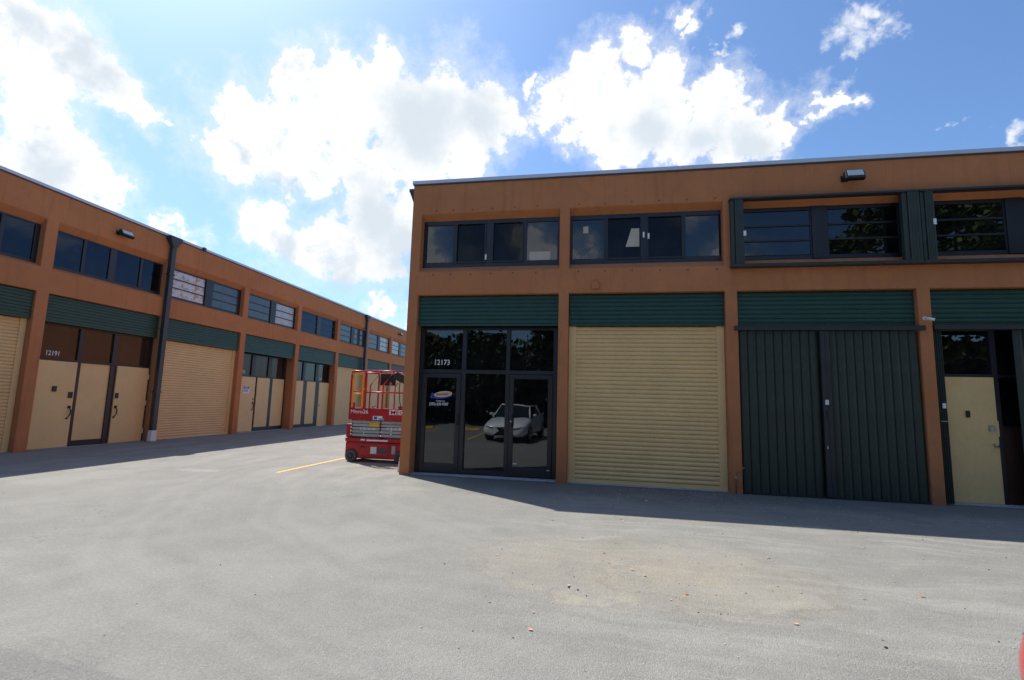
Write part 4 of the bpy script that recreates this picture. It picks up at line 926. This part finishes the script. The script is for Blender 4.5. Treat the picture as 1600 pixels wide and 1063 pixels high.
make_car('parked_car', 'dark sport utility vehicle parked beside the white sedan, seen mirrored in glass', 'carblack', (-1.3, -4.6, 0), rad(-2), True)
make_car('parked_car', 'red car whose front corner shows at the lower right edge', 'carred', (2.70, 0.64, 0), rad(0))

# wheel stops behind the parked cars
first = None
for x_, y_ in ((-12.6, -5.2), (-9.9, -5.2), (-7.2, -5.1), (-4.3, -5.1), (1.9, -5.1)):
    if first is None:
        bm = bmesh.new(); frustum(bm, 0, 0, 0.004, 0.13, 0.62, 0.09, 0.60, 0.055)
        first = obj('wheel_stop', bm, M['kerbyellow'], bevel=0.01, loc=(x_, y_, 0)); o = first
    else: o = first.copy(); C.objects.link(o); o.location = (x_, y_, 0)
    tag(o, 'yellow concrete wheel stop across the parking row, mirrored in the shopfront', 'wheel stop', 'yellow wheel stops')

# ------------------------------------------------------------------ trees behind the parking row (they show in the glass)
def tree(label, x, y, h, cr, ncl, m='leaf', base=0.35, seed=1):
    rnd = random.Random(seed); t = thing('shade_tree', label, 'tree', (x, y, 0), 0, 'trees behind the parking row')
    bm = bmesh.new(); top = Vector((rnd.uniform(-.4, .4), rnd.uniform(-.4, .4), h * 0.62))
    tube(bm, [(0, 0, 0), (top.x * 0.4, top.y * 0.4, h * 0.3), top], [0.03 * h * 0.9, 0.02 * h, 0.011 * h], 10)
    tips = []
    for k in range(9):
        a = k * 2.4; s = top * rnd.uniform(0.5, 1.0); e = s + Vector((math.cos(a) * cr * 0.65, math.sin(a) * cr * 0.65, h * rnd.uniform(0.08, 0.26)))
        tube(bm, [s, (s + e) / 2 + Vector((0, 0, -0.1)), e], [0.009 * h, 0.006 * h, 0.003 * h], 6); tips.append(e)
    obj('trunk', bm, M['bark'], t, True)
    vs, fs = [], []
    cz = h * (base + 1) / 2; rz_ = h * (1 - base) / 2
    for c in range(ncl):
        while True:
            p = Vector((rnd.uniform(-1, 1), rnd.uniform(-1, 1), rnd.uniform(-1, 1)))
            if 0.25 < p.length < 1: break
        p = Vector((p.x * cr, p.y * cr, cz + p.z * rz_)); r0 = rnd.uniform(0.35, 0.9)
        for i in range(95):
            d = Vector((rnd.gauss(0, 1), rnd.gauss(0, 1), rnd.gauss(0, .7))) * r0 * 0.5; q_ = p + d
            s = rnd.uniform(0.13, 0.24); u = Vector((rnd.uniform(-1, 1), rnd.uniform(-1, 1), rnd.uniform(-.6, .6))).normalized(); v = u.orthogonal().normalized()
            b_ = len(vs); vs += [q_ - u * s, q_ + v * s * .6, q_ + u * s, q_ - v * s * .6]; fs.append((b_, b_ + 1, b_ + 2, b_ + 3))
    me = bpy.data.meshes.new('crown'); me.from_pydata([tuple(v) for v in vs], [], fs); me.materials.append(M[m])
    o = bpy.data.objects.new('crown', me); C.objects.link(o); o.parent = t
for i, (x, y, h, cr, n, m_, lb) in enumerate((
    (-2.0, -10.5, 10.4, 2.2, 90, 'leaf2', 'narrow tall tree behind the parking row opposite the shopfront'),
    (-8.0, -11.0, 6.2, 2.6, 80, 'leaf2', 'low dark tree opposite the corner unit'),
    (4.0, -11.5, 6.8, 3.0, 90, 'leaf2', 'round low tree opposite the beige roller door'),
    (10.5, -11.0, 9.2, 3.6, 120, 'leaf', 'broad tree opposite the shuttered bay'),
    (17.0, -9.5, 14.0, 5.2, 190, 'leaf', 'tall spreading tree opposite the right end of the building'),
    (24.5, -8.0, 15.0, 5.6, 190, 'leaf', 'tallest tree far to the right across the lot'),
    (31.5, -7.0, 14.0, 5.4, 150, 'leaf2', 'outermost tree across the lot'))):
    tree(lb, x, y, h, cr, n, m_, 0.22 if h < 8 else 0.28, seed=11 + i)
bm = bmesh.new(); rnd = random.Random(5)
for i in range(30000):
    p = Vector((rnd.uniform(-13, 40), -13.2 + rnd.gauss(0, 0.6), rnd.uniform(0, 1) ** 0.9 * (5.4 + 0.8 * math.sin(i * 0.37))) ); u = Vector((rnd.uniform(-1, 1), rnd.uniform(-1, 1), rnd.uniform(-1, 1))).normalized(); v = u.orthogonal(); s = 0.26
    bm.faces.new([bm.verts.new(q) for q in (p - u * s, p + v * s * .6, p + u * s, p - v * s * .6)])
tag(obj('hedge', bm, M['leaf2']), 'dark clipped hedge along the back of the parking row', 'hedge', kind='stuff')

# ------------------------------------------------------------------ litter on the asphalt
def leaf_mesh(seed):
    rnd = random.Random(seed); bm = bmesh.new(); a = 0.045; n = 5; top, bot = [], []
    for i in range(n + 1):
        u = i / n; x = (u - 0.5) * 2 * a; wd = a * 0.5 * math.sin(PI * u) ** 0.7 + 0.001; z = 0.010 + 0.018 * abs(u - 0.5) * rnd.uniform(0.5, 1.5)
        top.append(bm.verts.new((x, wd, z + 0.012))); bot.append(bm.verts.new((x, -wd, z + 0.008)))
    for i in range(n): bm.faces.new((top[i], bot[i], bot[i + 1], top[i + 1]))
    return bm
def leaf_proto(m, seed):
    o = obj('dry_leaf', leaf_mesh(seed), M[m]); return o
LP = [leaf_proto('leafbrown', 1), leaf_proto('leafpink', 2), leaf_proto('leafbrown', 3)]
spots = [(-0.53,4.02,1),(-0.51,3.72,1),(-2.02,2.55,0),(-0.73,2.6,0),(-3.6,2.3,2),(1.42,4.3,1),(1.9,3.62,1),(0.36,5.58,1),(0.27,5.25,1),(0.38,5.1,1),(0.05,5.4,0),(0.70,4.72,0),(0.95,4.78,1),(0.55,4.55,1),(1.3,6.0,0),(1.75,6.05,1),(0.0,5.75,0),(-1.1,5.35,1),(2.6,3.85,2),(2.75,5.2,2),(2.2,5.0,0),(-0.7,7.1,2),(0.25,7.3,1),(2.75,3.1,2),(1.1,3.1,1),(0.6,3.3,2),(0.5,8.3,2),(1.3,8.6,0),(2.3,9.2,2),(3.0,9.5,0),(-2.8,4.9,2),(-4.2,6.4,0),(0.85,9.9,0),(1.15,9.6,2)]
for i, (x_, y_, k_) in enumerate(spots):
    o = LP[k_].copy(); C.objects.link(o); o.location = (x_, y_, 0.0); o.rotation_euler = (0, 0, random.uniform(0, 6.28)); s = random.uniform(0.3, 0.6); o.scale = (s, s, s)
    tag(o, ['small curled brown dry leaf lying on the asphalt', 'small pinkish dry petal lying on the asphalt', 'small curled brown dry leaf lying on the asphalt'][k_], 'leaf', ['brown dry leaves on the asphalt', 'pinkish petals on the asphalt', 'brown dry leaves on the asphalt'][k_])
for o in LP: bpy.data.objects.remove(o)
# gravel crumbs too many to count
bm = bmesh.new(); rnd = random.Random(3)
for i in range(760):
    if i < 190: x_, y_ = rnd.gauss(1.6, 1.3), min(10.25, rnd.gauss(9.6, 0.6))
    elif i < 240: x_, y_ = rnd.gauss(0.3, 0.8), rnd.gauss(5.1, 0.6)
    elif i < 470: x_, y_ = rnd.uniform(-1.5, 7), rnd.uniform(2.3, 9.5)
    else: x_, y_ = rnd.uniform(-11, 9), rnd.uniform(2.3, 10.1)
    if y_ > 10.28: continue
    s = rnd.uniform(0.0022, 0.0062) * (1 + 0.06 * y_); ang = rnd.uniform(0, 3)
    m4 = Matrix.Translation((x_, y_, s * 0.5)) @ Matrix.Rotation(ang, 4, 'Z') @ Matrix.Diagonal((s, s * rnd.uniform(.6, 1), s * .7, 1))
    r_ = bmesh.ops.create_icosphere(bm, subdivisions=1, radius=1.0, matrix=m4)
    mi = 0 if rnd.random() < 0.6 else 1
    for v in r_['verts']:
        for fc in v.link_faces: fc.material_index = mi
tag(obj('gravel', bm, [M['pebble'], M['darkstone']]), 'loose pale and dark grit scattered over the asphalt', 'gravel', kind='stuff')
# the few stones one can pick out
def stone(x_, y_, s, m_, lb):
    bm = bmesh.new(); bmesh.ops.create_icosphere(bm, subdivisions=2, radius=s)
    rr = random.Random(int(x_ * 100)); 
    for v in bm.verts: v.co *= rr.uniform(0.75, 1.15); v.co.z *= 0.6
    tag(obj('pebble', bm, M[m_], loc=(x_, y_, s * 0.45)), lb, 'pebble', 'single stones on the asphalt')
for x_, y_, s, m_, lb in ((-0.30, 4.62, 0.011, 'darkstone', 'larger dark pebble at the near left rim of the sandy stain'), (-0.22, 4.58, 0.009, 'darkstone', 'smaller dark pebble right of the larger one at the sandy stain'), (-0.3, 4.66, 0.012, 'pebble', 'pale pebble beside the dark ones in the sandy stain'), (1.62, 3.55, 0.014, 'darkstone', 'elongated black scrap right of the sandy stain'), (1.9, 4.05, 0.011, 'darkstone', 'small black stone right of the sandy stain'), (0.95, 2.95, 0.010, 'pebble', 'white chip on the near asphalt'), (1.85, 3.3, 0.010, 'pebble', 'white chip nearest to the red car'), (0.7, 8.95, 0.022, 'pebble', 'white chip in front of the beige roller door')):
    stone(x_, y_, s, m_, lb)
